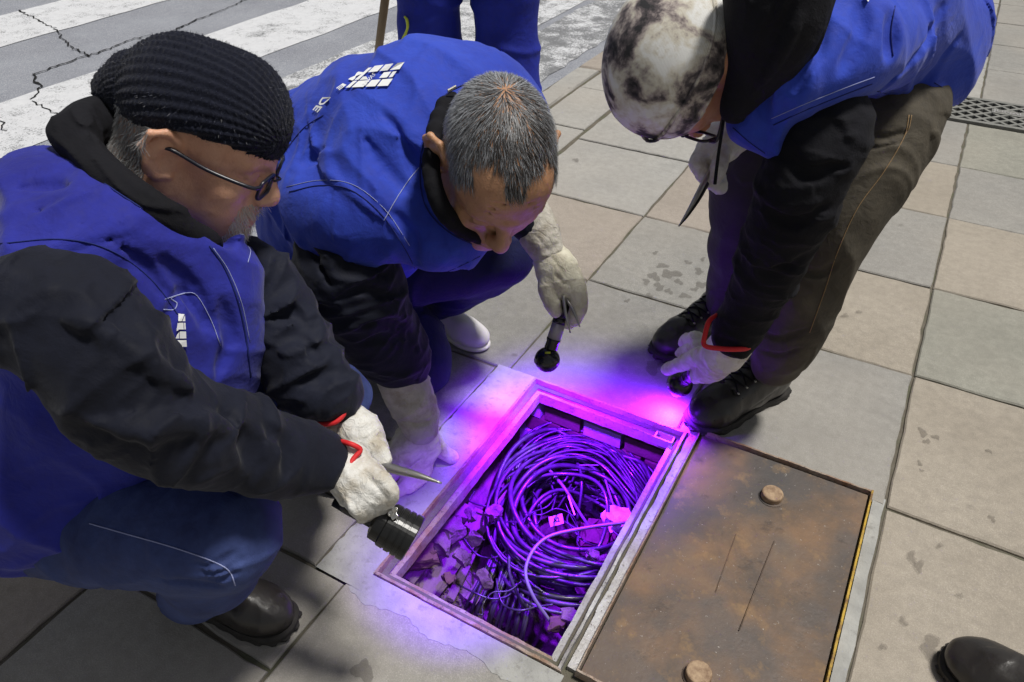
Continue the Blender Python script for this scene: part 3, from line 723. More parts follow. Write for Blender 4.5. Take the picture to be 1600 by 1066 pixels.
# damp drips and grease marks on the slabs: thin irregular films
st_=bpy.data.materials.new('damp_mark'); st_.use_nodes=True; b_=st_.node_tree.nodes['Principled BSDF']; b_.inputs['Base Color'].default_value=(.07,.055,.04,1); b_.inputs['Alpha'].default_value=.26; b_.inputs['Roughness'].default_value=.5; M['damp']=st_
r=random.Random(44); b=MB()
marks=[(1022,432,9),(1035,415,7),(1048,428,12),(1030,448,8),(1060,440,6),(1075,410,5),(1092,424,7),(1098,445,9),(1010,440,6),(1045,455,6),(1070,462,7),(1085,452,5),(1015,462,5),(1098,405,4),(1024,395,4),(1108,478,12),(1090,482,9),(1022,572,14),(1040,566,10),(1455,1012,16),(1320,493,5),(1342,487,4),(1442,676,7),(1448,690,5),(1462,683,5),(1437,724,4),(1440,735,3),(1425,870,8),(1436,884,8),(1469,852,4),(1550,810,5),(1412,970,6),(567,1048,15),(1560,1035,10),(980,470,4),(900,250,5),(1285,398,6),(1545,705,4),(1500,930,4),(1380,1010,5)]
for px,py,rp in marks:
    c=Hz(px,py,.0038); d=float((c-CC)@CF); R0=rp*d/FPX; n=18; ph=[r.uniform(0,6) for _ in range(3)]
    V=[(c[0],c[1],.0038)]+[(c[0]+R0*(1+.3*math.sin(2*a+ph[0])+.22*math.sin(3*a+ph[1])+.15*math.sin(5*a+ph[2]))*math.cos(a),c[1]+R0*1.25*(1+.3*math.sin(2*a+ph[0])+.22*math.sin(3*a+ph[1])+.15*math.sin(5*a+ph[2]))*math.sin(a),.0038) for a in np.linspace(0,2*math.pi,n,endpoint=False)]
    b.add(V,[(0,i+1,(i+1)%n+1) for i in range(n)])
b.obj('stain',M['damp'],pave,smooth=False,kind='stuff')
# ================================================================== people: materials
def cloth(c1,c2,sc,bumpk=.25,weave=900,rough=.8,big=5,wr=.35):
    def f(g):
        a=g.noise(big,4,.6); w_=g.noise(weave,2,.5); v=g.noise(60,4,.65)
        g.col(g.mix(g.ramp(g.math('ADD',g.math('MULTIPLY',a,.7),g.math('MULTIPLY',v,.3)),[(.35,0.),(.65,1.)]),c1,c2)); g.rough(g.ramp(v,[(.3,rough-.08),(.7,rough+.08)]))
        g.bump(w_,bumpk,.0008); g.bump(v,.35,.003); g.bump(g.noise(15,4,.55,dist=.9),wr,.012); g.bump(g.noise(38,4,.6,dist=1.2),wr*.5,.005)
    return f
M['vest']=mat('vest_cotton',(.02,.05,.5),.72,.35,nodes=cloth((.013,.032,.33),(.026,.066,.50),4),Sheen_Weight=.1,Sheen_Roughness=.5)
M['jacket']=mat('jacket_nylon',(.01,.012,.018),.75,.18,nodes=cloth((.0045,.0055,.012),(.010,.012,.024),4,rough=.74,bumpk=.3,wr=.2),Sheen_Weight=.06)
M['vest_shaded']=mat('vest_blue_shaded',(.02,.02,.3),.75,.3,nodes=cloth((.012,.014,.20),(.024,.032,.34),4),Sheen_Weight=.1)  # darker copy of the vest blue: shade on the crouching man painted in
M['black_knit']=mat('black_knit',(.008,.008,.010),.9,.2,nodes=cloth((.006,.006,.008),(.012,.012,.016),4,bumpk=.6,weave=500,rough=.9))
M['jeans']=mat('jeans_denim',(.03,.07,.2),.8,.3,nodes=cloth((.018,.028,.10),(.050,.075,.215),4,bumpk=.6,weave=520,rough=.82,big=9,wr=.25))
M['navy']=mat('navy_trousers',(.008,.010,.05),.8,.3,nodes=cloth((.006,.008,.04),(.011,.014,.07),4))
M['brown_jeans']=mat('brown_jeans',(.10,.08,.06),.85,.3,nodes=cloth((.042,.037,.029),(.098,.084,.062),4,bumpk=.5,weave=650,rough=.85,big=7))
M['dark_unlit_jeans']=mat('dark_unlit_jeans',(.03,.027,.03),.85,.3,nodes=cloth((.018,.017,.020),(.040,.036,.036),4,bumpk=.5,weave=650))  # brown jeans darkened, far leg's shade put into the colour; also dark trousers
M['blue_work']=mat('blue_work_trousers',(.01,.02,.25),.8,.3,nodes=cloth((.008,.014,.20),(.014,.028,.32),4))
def leather_w(c1,c2,dirty):
    def f(g):
        a=g.noise(28,5,.65); b=g.noise(160,4,.7); d=g.noise(22,5,.65)
        c=g.mix(g.ramp(a,[(.35,0.),(.65,1.)]),c1,c2); c=g.mix(g.ramp(d,[(.46,0.),(.66,.75)]),c,dirty)
        g.col(c); g.bump(b,.45,.002); g.bump(g.noise(45,5,.6,dist=1.6),.8,.006)
    return f
M['glove']=mat('glove_leather',(.6,.6,.55),.6,.4,nodes=leather_w((.60,.59,.55),(.72,.71,.68),(.42,.36,.26)))
M['gauntlet']=mat('gauntlet_leather',(.45,.42,.36),.8,.3,nodes=leather_w((.42,.40,.34),(.54,.51,.45),(.30,.26,.19)))
M['gauntlet_hand']=mat('glove_cream',(.6,.58,.45),.6,.4,nodes=leather_w((.60,.57,.44),(.70,.67,.55),(.36,.31,.22)))
M['red_trim']=mat('red_trim',(.62,.02,.025),.6,.4)
M['thread']=mat('thread',(.30,.33,.55),.8,.3); M['thread_brown']=mat('thread_brown',(.30,.20,.10),.8,.3); M['thread_dark']=mat('thread_dark',(.012,.02,.14),.8,.3)
M['leather_black']=mat('boot_leather',(.018,.016,.015),.33,.55,nodes=lambda g:(g.col(g.mix(g.noise(14,4),(.012,.011,.011),(.035,.030,.026))),g.rough(g.ramp(g.noise(25,4),[(.3,.25),(.7,.5)])),g.bump(g.noise(140,4),.3,.0012),g.bump(g.noise(30,4,dist=1),.3,.004)))
M['rubber']=mat('rubber',(.015,.015,.015),.8,.3,nodes=lambda g:(g.col(g.mix(g.noise(40,4),(.012,.012,.012),(.05,.045,.04))),g.bump(g.noise(90,4),.4,.002)))
M['sneaker']=mat('sneaker_white',(.62,.60,.62),.6,.4,nodes=lambda g:(g.col(g.mix(g.noise(18,4),(.52,.50,.52),(.70,.68,.70))),g.bump(g.noise(60,4),.3,.003)))
M['black_plastic']=mat('black_plastic',(.012,.012,.014),.22,.6); M['black_metal']=mat('black_anodised',(.02,.02,.02),.3,.6,metal=.5)
M['grey_band']=mat('grey_band',(.33,.31,.33),.45,.5); M['bright_metal']=mat('bright_metal',(.75,.73,.68),.28,.5,metal=1.); M['tool_steel']=mat('tool_steel',(.42,.41,.39),.35,.5,metal=.85)
M['yellow_mark']=mat('yellow_mark',(.55,.62,.05),.5,.4)
M['print_white']=mat('print_white',(.78,.79,.8),.7,.3); M['wood_pole']=mat('wood_pole',(.22,.15,.08),.6,.4,nodes=lambda g:g.col(g.mix(g.noise(20,5,vec=g.pos((1,1,.1))),(.15,.10,.05),(.27,.19,.10))))
M['glass']=mat('spectacle_lens',(.9,.9,.9),.03,.5,Transmission_Weight=1.,IOR=1.02)
M['specs']=mat('spectacle_frame',(.010,.011,.02),.3,.55)
def skin(c1,c2,pore=1.):
    def f(g):
        a=g.noise(14,4,.6); p=g.noise(330,3,.6); v=g.noise(75,4,.6)
        c=g.mix(g.ramp(a,[(.35,0.),(.66,1.)]),c1,c2); c=g.mix(g.ramp(v,[(.52,0.),(.75,.35)]),c,(c1[0]*.62,c1[1]*.5,c1[2]*.5))
        g.col(c); g.bump(p,.5*pore,.0012); g.bump(v,.45*pore,.0025); g.bump(g.noise(34,5,.6,vec=g.pos((1,1,2.2)),dist=.8),.25,.004); g.rough(g.ramp(v,[(.3,.42),(.7,.60)]))
    return f
def mk_skin(n,c1,c2): M[n]=mat(n,c1,.5,.45,nodes=skin(c1,c2),Subsurface_Weight=.12,Subsurface_Scale=.004); M[n].node_tree.nodes['Principled BSDF'].inputs['Subsurface Radius'].default_value=(1,.35,.2)
mk_skin('skin_warm',(.60,.31,.195),(.72,.42,.29)); mk_skin('skin_tan',(.36,.185,.095),(.50,.27,.15)); mk_skin('skin_orange',(.46,.21,.10),(.56,.28,.15))
M['lip']=mat('lip',(.33,.11,.09),.5,.4)
def hairmat(n,dark,light):
    def f(g):
        a=g.N('Attribute',attribute_name='tone'); g.col(g.mix(a.outputs['Fac'],dark,light))
    M[n]=mat(n,dark,.45,.4,nodes=f)
hairmat('hair_grey',(.022,.018,.016),(.42,.44,.47)); hairmat('beard',(.22,.17,.12),(.72,.68,.62)); hairmat('hair_nape',(.10,.10,.10),(.5,.5,.5)); hairmat('wool_fuzz',(.006,.007,.015),(.022,.027,.055))
M['knit_hat']=mat('knit_wool',(.010,.011,.02),.95,.15,nodes=lambda g:(g.col(g.mix(g.noise(90,3),(.004,.005,.010),(.012,.014,.028))),g.bump(g.noise(420,3,.7),.9,.002)),Sheen_Weight=.08,Sheen_Roughness=.5)
def tiedye(g):
    a=g.noise(19,4,.55,dist=.35); b=g.noise(55,4,.65,dist=.3)
    t=g.math('ADD',g.math('MULTIPLY',a,.75),g.math('MULTIPLY',b,.25))
    c=g.ramp(t,[(.37,(.03,.03,.033)),(.425,(.12,.10,.105)),(.47,(.36,.31,.29)),(.515,(.60,.56,.47)),(.60,(.76,.76,.74))])
    g.col(c); g.bump(g.noise(600,2),.4,.001)
    wv=g.N('TexWave',wave_type='BANDS'); wv.inputs['Scale'].default_value=170; g.L(g.pos(),wv.inputs[0]); g.bump(wv.outputs['Fac'],.35,.0012)
M['tiedye']=mat('tiedye_jersey',(.5,.5,.5),.85,.3,nodes=tiedye)
uv=bpy.data.materials.new('violet_lens'); uv.use_nodes=True; b_=uv.node_tree.nodes['Principled BSDF']; b_.inputs['Base Color'].default_value=(.1,.05,.2,1); b_.inputs['Emission Color'].default_value=(.35,.03,1,1); b_.inputs['Emission Strength'].default_value=6; M['violet_lens']=uv
# ================================================================== people: builders
def lframe(px,py):
    F_=nrm(ray(px,py)); R_=nrm(CR-F_*(CR@F_)); return R_,np.cross(R_,F_),F_
def basis(f,z,at=None):
    if at is None: Y=cv(f); Z=cv(z)
    else:
        R_,U_,F_=lframe(*at); Y=nrm(f[0]*R_+f[1]*U_-f[2]*F_); Z=nrm(z[0]*R_+z[1]*U_-z[2]*F_)
    Z=nrm(Z-Y*(Z@Y)); X=np.cross(Y,Z); return np.stack([X,Y,Z],1)
class Head:
    def __init__(s,px,py,d,f,z,sc=1.):
        s.C=W(px,py,d); s.R=basis(f,z,(px,py)); s.sc=sc
    def P(s,*l): return s.C+s.R@(np.array(l,float)*s.sc)
    def E(s,S,c,r,k=.012,op='+',tilt=None):
        R=s.R if tilt is None else s.R@tilt
        S.ell(s.P(*c),np.array(r)*s.sc,R,k,op)
    def Cn(s,S,a,b,ra,rb,k=.012,op='+'): S.cone(s.P(*a),s.P(*b),ra*s.sc,rb*s.sc,k,op)
    def build(s,S,nose=1.,jowl=1.):
        E,C=s.E,s.Cn
        E(S,(0,-.012,.038),(.077,.098,.084)); E(S,(0,.042,.032),(.066,.055,.062),k=.03); E(S,(0,.030,-.035),(.060,.064,.078),k=.03)
        C(S,(0,-.04,-.03),(0,-.062,-.19),.060,.060,k=.03)                 # neck
        for q in(-1,1):
            C(S,(q*.052,-.012,-.055),(q*.016,.072,-.098),.024*jowl,.021,k=.03)
            E(S,(q*.043,.060,-.030),(.026,.024,.022),k=.02); E(S,(q*.038,.058,-.062),(.026,.026,.026),k=.02)
            C(S,(q*.010,.094,.020),(q*.046,.076,.020),.0095,.0085,k=.016)  # brow
            E(S,(q*.033,.106,-.001),(.020,.017,.014),k=.014,op='-')        # socket
            E(S,(q*.031,.0795,-.001),(.0145,.0145,.0145),k=.003)           # eyeball under lid
            C(S,(q*.018,.0925,.0045),(q*.045,.083,.003),.0032,.0030,k=.004)# upper lid
            C(S,(q*.020,.0905,-.010),(q*.043,.083,-.010),.003,.003,k=.005)
            E(S,(q*.0125,.104,-.038),(.0085,.010,.008),k=.006)             # alae
            E(S,(q*.007,.112,-.046),(.0035,.006,.004),k=.003,op='-')
            # ear
            T=np.array(Matrix.Rotation(q*.50,3,'Z')@Matrix.Rotation(-.18,3,'X'))
            E(S,(q*.080,-.018,-.006),(.0085,.024,.035),k=.008,tilt=T); E(S,(q*.087,-.008,-.004),(.0075,.012,.018),k=.004,op='-',tilt=T)
            hp=[(q*.074,.000,.006),(q*.079,-.003,.022),(q*.086,-.018,.030),(q*.096,-.034,.024),(q*.098,-.040,.004),(q*.092,-.033,-.016),(q*.082,-.018,-.034),(q*.077,-.004,-.030)]
            for a,b in zip(hp[:-1],hp[1:]): C(S,a,b,.0048,.0048,k=.005)
            C(S,(q*.083,-.022,-.012),(q*.086,-.024,.014),.003,.003,k=.004)
            C(S,(q*.020,.098,-.045),(q*.034,.080,-.078),.002,.002,k=.010,op='-')   # nasolabial
        C(S,(0,.092,.014),(0,.112,-.022),.0085*nose,.0105*nose,k=.014); E(S,(0,.1145,-.033),(.0125*nose,.0125*nose,.0115*nose),k=.010)
        E(S,(0,.078,-.100),(.024,.020,.018),k=.02); E(S,(0,.082,-.066),(.030,.020,.022),k=.02)
        C(S,(-.021,.094,-.066),(0,.1015,-.062),.0052,.0062,k=.005); C(S,(.021,.094,-.066),(0,.1015,-.062),.0052,.0062,k=.005)
        C(S,(-.019,.093,-.075),(0,.0995,-.077),.0055,.007,k=.005); C(S,(.019,.093,-.075),(0,.0995,-.077),.0055,.007,k=.005)
        C(S,(-.024,.100,-.0705),(0,.1075,-.0705),.0016,.0018,k=.004,op='-'); C(S,(.024,.100,-.0705),(0,.1075,-.0705),.0016,.0018,k=.004,op='-')
        for zz in(.042,.054,.066): C(S,(-.035,.088-.1*(zz-.042),zz),(.035,.088-.1*(zz-.042),zz),.0012,.0012,k=.006,op='-')
        return S
    def loc(s,P): return ((np.asarray(P)-s.C)@s.R)/s.sc
    def eyes(s,par):
        for q in(-1,1):
            c=s.P(q*.031,.0788,-.003); b=MB().lathe([(-.0126,.001),(-.009,.009),(0,.0128),(.009,.009),(.0126,.001)],c,s.R[:,1],18); b.obj('eye',M['plastic_white'],par)
def surf_pts(V,F,n):
    a=V[F[:,0]];b=V[F[:,1]];c=V[F[:,2]];d=V[F[:,3]]; ar=np.linalg.norm(np.cross(c-a,d-b),axis=1); k=RNG.choice(len(F),n,p=ar/ar.sum()); u=RNG.uniform(size=(n,1)); v=RNG.uniform(size=(n,1))
    return (a[k]*(1-u)+b[k]*u)*(1-v)+(d[k]*(1-u)+c[k]*u)*v
def grad(S,P,e=.0015):
    G_=np.stack([S.ev((P+e*np.eye(3)[i])[:,None,:])[:,0]-S.ev((P-e*np.eye(3)[i])[:,None,:])[:,0] for i in range(3)],1); return G_/(np.linalg.norm(G_,axis=1)[:,None]+1e-9)
def strands(name,P,Nn,Dr,L,wd,m,par,lift=.35,tone=None,droop=0.,seg=3,base=0.):
    """short hairs as tapering ribbons rooted at P, combed along Dr"""
    n=len(P); Dr=Dr-Nn*np.einsum('ij,ij->i',Dr,Nn)[:,None]; Dr/=np.linalg.norm(Dr,axis=1)[:,None]+1e-9
    d0=Dr+Nn*(lift*RNG.uniform(.5,1.5,n))[:,None]; d0/=np.linalg.norm(d0,axis=1)[:,None]
    S_=np.cross(d0,Nn); S_/=np.linalg.norm(S_,axis=1)[:,None]+1e-9; V=[];p=P+Nn*base
    for k in range(seg+1):
        w_=wd*(1-.75*k/seg); V+= [p-S_*w_/2,p+S_*w_/2]
        p=p+(d0-Nn*(droop*k/seg))*(L/seg)[:,None]
    V=np.stack(V,1).reshape(-1,3); m2=2*(seg+1); b=np.arange(n)[:,None]*m2
    F=np.concatenate([b+np.array([[2*k,2*k+1,2*k+3,2*k+2]]) for k in range(seg)])
    o=obj(name,V,F,M[m],par,kind='stuff'); at=o.data.attributes.new('tone','FLOAT','POINT')
    tone=RNG.uniform(0,1,n) if tone is None else tone
    at.data.foreach_set('value',np.repeat(tone,m2).astype(np.float32)); return o
def decal(name,V2,F,quadpx,S,m,par,off=.0016,sub=True):
    """V2 in 0..1 box laid on the garment inside the four pixel corners (tl,tr,br,bl)"""
    q=np.array(quadpx,float); V=[]
    for x,y in V2:
        top=q[0]+(q[1]-q[0])*x; bot=q[3]+(q[2]-q[3])*x; p=top+(bot-top)*(1-y); h=S.hit(*p,disp=True); 
        if h is None: return None
        V.append(h-off*nrm(ray(*p)))
    return obj(name,V,F,M[m],par,smooth=False)
def seam(par,S,pix,m='thread_dark',r=.0011,name='seam',off=.0008):
    P=[S.hit(*a,disp=True) for a in spline(np.array(pix,float),6)]; P=[p for p in P if p is not None]
    if len(P)<2: return
    P=np.array(P)-nrm(CF)*off; return MB().tube(P,r,5).obj(name,M[m],par)
def pxt(par,pts,m,name,n=8,sm=6):
    """tube through (px,py,depth,radius_px)"""
    A=spline(np.array(pts,float),sm) if sm else np.array(pts,float)
    P=[W(*a[:3]) for a in A]; R=[a[3]*a[2]/FPX for a in A]; return MB().tube(P,R,n).obj(name,M[m],par)
def wseg(a,b): return W(*b[:3])-W(*a[:3])
# ------------------------------------------------------------------ boots
def boot(par,heel,toe,m='leather_black',h=.0035,laces=True,shaft=.19,name='boot',sc=1.,lean=(0,0)):
    heel=np.array(heel,float); toe=np.array(toe,float); Y=nrm((toe-heel)*np.array([1,1,0])); Z=np.array([0,0,1.]); X=np.cross(Y,Z); L=np.linalg.norm((toe-heel)[:2]); k=L/.30
    R=np.stack([X,Y,Z],1); P=lambda *l: heel*np.array([1,1,0])+R@(np.array(l,float)*k*np.array([sc,1,1]))
    S=SDF(); E=lambda c,r,kk=.02: S.ell(P(*c),np.array(r)*k*np.array([sc,1,1]),R,kk)
    E((0,.240,.040),(.049,.060,.040)); S.cone(P(0,.205,.052),P(0,.10,.088),.046*k,.046*k,.035); E((0,.045,.060),(.038,.047,.062)); E((0,.13,.045),(.043,.10,.040))
    S.cone(P(0,.065,.09),P(lean[0],.055+lean[1],shaft),.046*k,.050*k,.03); S.plane(P(0,0,.020),(0,0,-1),.002)
    if laces: S.cone(P(-.02,.20,.092),P(.02,.20,.092),.003,.003,.012,'-'); S.cone(P(.049,.19,.04),P(.044,.10,.062),.0015,.0015,.006,'-'); S.cone(P(-.049,.19,.04),P(-.044,.10,.062),.0015,.0015,.006,'-')
    S.D.append(lambda q:vnoise(q,45,3)*.0018+folds(q,Y,38,.0022,5,.4)*.6)
    b=empty('shoe_group',(0,0,0),'','') if False else None
    o=sobj(name,S,h,M[m],par)
    # sole with lugs
    out=[(-.030,.004),(-.038,.04),(-.036,.10),(-.042,.15),(-.052,.21),(-.050,.26),(-.034,.292),(0,.303),(.034,.292),(.050,.26),(.052,.21),(.042,.15),(.036,.10),(.038,.04),(.030,.004),(0,-.006)]
    Q=spline([(*p,0) for p in out]+[(*out[0],0)],5)[:-1]; n=len(Q); V=[];F=[]
    for z,g in((.0,.99),(.010,1.03),(.013,1.0),(.021,1.0),(.025,.95)):
        for i,q in enumerate(Q):
            gg=g*(.95 if (z<.012 and i%4<2) else 1.); V.append(P(q[0]*gg,.15+(q[1]-.15)*gg,z))
    for l in range(4):
        for i in range(n): F.append((l*n+i,l*n+(i+1)%n,(l+1)*n+(i+1)%n,(l+1)*n+i))
    F+=[tuple(range(n))[::-1],tuple(4*n+i for i in range(n))]
    obj('sole',V,F,M['rubber'],o,smooth=False)
    if laces:
        def top(x,y):
            p=P(x,y,.20); t=np.arange(0,.2*k,.001); Xq=p-t[:,None]*Z; D=S.ev(Xq[:,None,:])[:,0]; i=np.nonzero(D<0)[0]; return Xq[i[0]] if len(i) else p
        for i in range(5):
            y=.195-.024*i; 
            for s_ in(1,-1): MB().tube(spline([top(-.024*s_,y)+Z*.002,top(0,y-.008)+Z*.005,top(.024*s_,y-.018)+Z*.002],4),.0022,6).obj('lace',M['black_knit'],o)
            for s_ in(1,-1):
                c=top(.027*s_,y)+Z*.0008; MB().lathe([(0,.0030),(.0012,.0032),(.0014,.0016)],c,nrm(Z+X*.6*s_),10).obj('eyelet',M['bright_metal'],o)
    return o,S
def armseg(S,pts,fold=(16,.006),seed=0,k=.03):
    S.chain(pts,k=k,sm=3); a=wseg(pts[0],pts[-1]); S.D.append(lambda q:folds(q,a,fold[0],fold[1],seed,.38,.6)+folds(q,a,30,.005,seed+40,.5,.5)); return S
# ================================================================== MAN 1 (left, crouching, knitted beret)
HC=4.2e-3
m1=empty('person',Hz(300,925,0),'crouching person in a black knitted beret, glasses and blue vest holding a big torch','person')
h1=Head(310,220,1.05,(.86,-.45,.20),(.345,.835,.40),1.01)
S1=SDF(); h1.build(S1,nose=1.12,jowl=1.15); h1.E(S1,(0,.060,-.095),(.040,.030,.028),k=.03)
S1.cone(h1.P(0,-.06,-.15),W(190,430,1.10),.06,.12,.04); S1.D.append(lambda q:vnoise(q,60,2)*.0006)
V1,F1=S1.mesh(.0022)
obj('body',V1,F1,M['skin_warm'],m1)
h1.eyes(m1)
# beard and nape hair
pp=surf_pts(V1,F1,60000); l=h1.loc(pp)
keep=((l[:,2]<-.052)&(l[:,1]>.045)&(np.abs(l[:,0])<.045)&~((np.abs(l[:,0])<.022)&(l[:,2]>-.082)&(l[:,2]<-.060)))|((l[:,2]<-.046)&(l[:,2]>-.066)&(l[:,1]>.07)&(np.abs(l[:,0])<.036))
pb=pp[keep]; nb=grad(S1,pb); dr=np.tile(-h1.R[:,2]+.25*h1.R[:,1],(len(pb),1))+RNG.normal(size=(len(pb),3))*.35
strands('beard',pb,nb,dr,RNG.uniform(.007,.014,len(pb)),.0010,'beard',m1,lift=.5,tone=np.clip(RNG.normal(.72,.28,len(pb)),0,1))
keep=(l[:,1]<-.035)&(l[:,2]<.03)&(l[:,2]>-.075)
pb=pp[keep]; nb=grad(S1,pb); dr=np.tile(-h1.R[:,2],(len(pb),1))+RNG.normal(size=(len(pb),3))*.3
strands('hair',pb,nb,dr,RNG.uniform(.008,.018,len(pb)),.0008,'hair_nape',m1,lift=.25)
# beret
HB=SDF().chain([(232,140,1.07,60),(298,158,1.05,82),(370,172,1.04,80)],k=.03); HB.chain([(200,142,1.08,44),(178,142,1.08,30)],k=.03); h1.E(HB,(0,-.006,.045),(.090,.110,.086),k=.03)
R_,U_,F_=lframe(300,212); HB.plane(W(300,218,1.0),-.29*R_-.95*U_-.10*F_,.012)
hu=cv((-.12,.80,.58)); hv=cv((1,.1,.1)); h3=cv((0,-.5,.8))
def knit(q):
    q=q-kc; v=(q@kv); a=np.arctan2(q@kw,q@ku)*8.2+vnoise(q,8,1)*.35+v*9; row=np.sin(a*2*np.pi); st=np.sin(v*2*np.pi/.0075+np.pi*np.floor(a))
    return .0013*row+.0010*st*(row*.4+.6)+vnoise(q,14,5)*.003
kv=nrm(W(470,215,1.05)-W(150,140,1.09)).astype(np.float32); kc=W(310,200,1.06).astype(np.float32); ku=nrm(np.cross(kv,CF)).astype(np.float32); kw=np.cross(kv,ku).astype(np.float32); HB.D.append(knit); V,F=HB.mesh(.0021); hat=obj('beret',V,F,M['knit_hat'],m1)
idx=RNG.choice(len(V),9000); P_=V[idx]; Ng=grad(HB,P_,.004); strands('wool_fuzz',P_,Ng,RNG.normal(size=P_.shape),RNG.uniform(.003,.006,len(P_)),.0005,'wool_fuzz',hat,lift=1.2,seg=2)
# glasses
def glasses(h,par,wide=.066,drop=0,side=(-1,1)):
    g=MB()
    for q in(-1,1):
        sg=lambda v: math.copysign(abs(v)**.6,v)
        c=[(q*(.034+.025*sg(math.cos(a))),.111-.006*abs(.6*math.cos(a)+.4),-.004+drop+.0155*sg(math.sin(a))) for a in np.linspace(0,2*math.pi,21)]
        g.tube([h.P(*p) for p in c],.0026,6,cap=False)
        lens=[h.P(*p) for p in c[:-1]]; obj('lens',lens,[tuple(range(20))],M['glass'],par,smooth=False)
        g.tube(spline([h.P(q*.060,.106,.004+drop),h.P(q*.076,.095,.005+drop),h.P(q*.081,.04,.004+drop),h.P(q*.084,-.01,.010),h.P(q*.082,-.032,-.002)],5),.0030,6)
    g.tube(spline([h.P(-.010,.113,-.002+drop),h.P(0,.119,.001+drop),h.P(.010,.113,-.002+drop)],4),.0017,6)
    return g.obj('spectacles',M['specs'],par)
glasses(h1,m1)
# collar
SC1=SDF().chain([(140,185,1.06,22),(122,208,1.0,23),(160,264,.96,24),(212,308,.945,22),(266,346,.965,17),(316,374,1.01,12),(342,384,1.06,8)],k=.02,sm=3); SC1.chain([(190,240,1.09,44),(205,310,1.09,58)],k=.03); SC1.chain([(118,205,1.0,26),(175,175,1.12,30)],k=.03)
SC1.D.append(lambda q:folds(q,cv((.6,.7,.3)),30,.007,3,.25,.4)); sobj('collar',SC1,.0032,M['black_knit'],m1)
# vest
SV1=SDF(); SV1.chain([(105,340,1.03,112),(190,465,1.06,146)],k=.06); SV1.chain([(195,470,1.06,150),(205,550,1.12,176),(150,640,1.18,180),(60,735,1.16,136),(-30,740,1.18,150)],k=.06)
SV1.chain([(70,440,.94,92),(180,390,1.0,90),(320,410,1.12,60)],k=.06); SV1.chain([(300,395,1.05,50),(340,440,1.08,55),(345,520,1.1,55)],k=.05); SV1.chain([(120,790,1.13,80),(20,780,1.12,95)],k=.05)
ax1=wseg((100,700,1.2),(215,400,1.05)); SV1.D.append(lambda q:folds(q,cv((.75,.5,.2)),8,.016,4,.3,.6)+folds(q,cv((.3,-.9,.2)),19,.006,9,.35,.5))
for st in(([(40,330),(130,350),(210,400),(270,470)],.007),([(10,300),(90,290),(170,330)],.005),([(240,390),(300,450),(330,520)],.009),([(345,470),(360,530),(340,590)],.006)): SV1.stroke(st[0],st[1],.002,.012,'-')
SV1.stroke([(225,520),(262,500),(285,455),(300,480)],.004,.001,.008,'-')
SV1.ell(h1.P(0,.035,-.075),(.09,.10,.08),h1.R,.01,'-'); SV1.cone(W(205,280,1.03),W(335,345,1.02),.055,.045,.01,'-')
vest1=sobj('vest',SV1,HC,M['vest_shaded'],m1)
seam(vest1,SV1,[(0,381),(95,374),(170,390),(235,435),(285,500)],'thread_dark',.0009); seam(vest1,SV1,[(60,250),(110,300),(190,360),(280,410)],'thread_dark',.0009) if False else None
seam(vest1,SV1,[(328,384),(352,420),(372,470),(385,530),(392,590)],'thread_dark',.0016,'zip')
seam(vest1,SV1,[(334,388),(358,424),(378,474),(391,534)],'thread',.0006); seam(vest1,SV1,[(258,468),(275,462),(290,458),(308,462),(330,500),(345,540)],'thread',.0006)
seam(vest1,SV1,[(372,365),(388,370),(386,382),(392,392),(388,410)],'thread',.0007); seam(vest1,SV1,[(256,484),(272,484),(277,474),(268,466),(290,458)],'thread',.0008)
seam(vest1,SV1,[(104,216),(140,268),(226,328),(300,368)],'thread_dark',.0012)
MB().box(W(344,404,.93),(.0015,.004,.001)).obj('zip_pull',M['bright_metal'],vest1) if False else None
# chest emblem: white blocks with blue gaps
def blocks(R): 
    V=[];F=[]
    for r_ in R: b=len(V); V+=r_; F.append(tuple(range(b,b+len(r_))))
    return V,F
bx=lambda x0,y0,x1,y1:[(x0,y0),(x1,y0),(x1,y1),(x0,y1)]
V,F=blocks([bx(0,0,1,.20),[(.0,.25),(.32,.25),(.32,.44),(.12,.36)],bx(.38,.25,1,.46),[(.05,.48),(.2,.48),(.5,.66),(.15,.72)],bx(.25,.52,.78,.72),bx(.84,.52,1,.72),[(.22,.77),(.6,.77),(.95,.98),(.22,1.)],[(.66,.77),(1,.77),(1,.95)]])
decal('emblem',V,F,[(276,490),(289,490),(292,542),(274,542)],SV1,'print_white',vest1,.006)
# jacket sleeves
SJ=SDF(); armseg(SJ,[(60,485,.875,92),(120,508,.85,95),(184,590,.86,90),(240,652,.895,82),(340,688,.96,70),(430,710,1.03,56),(500,722,1.07,43)],(13,.014),1)
for st in(([(350,650),(390,690),(400,730)],.007),([(420,665),(450,700),(450,745)],.006)): SJ.stroke(st[0],st[1],.001,.014,'-')
for st in(([(90,500),(170,520),(250,580),(300,605)],.006),([(130,660),(220,670),(290,655),(360,670)],.007)): SJ.stroke(st[0],st[1],0,.02,'+')
sl=sobj('jacket',SJ,HC,M['jacket'],m1)
SJ2=SDF(); armseg(SJ2,[(385,395,1.15,28),(412,440,1.17,38),(440,500,1.18,50),(462,560,1.18,56),(502,604,1.18,44),(522,622,1.18,34)],(19,.012),2)
for st in(([(420,490),(450,480),(475,505)],.006),([(430,540),(470,530),(500,560)],.006),([(470,600),(500,590),(520,575)],.005)): SJ2.stroke(st[0],st[1],.001,.01,'-')
sobj('sleeve',SJ2,HC,M['jacket'],m1)
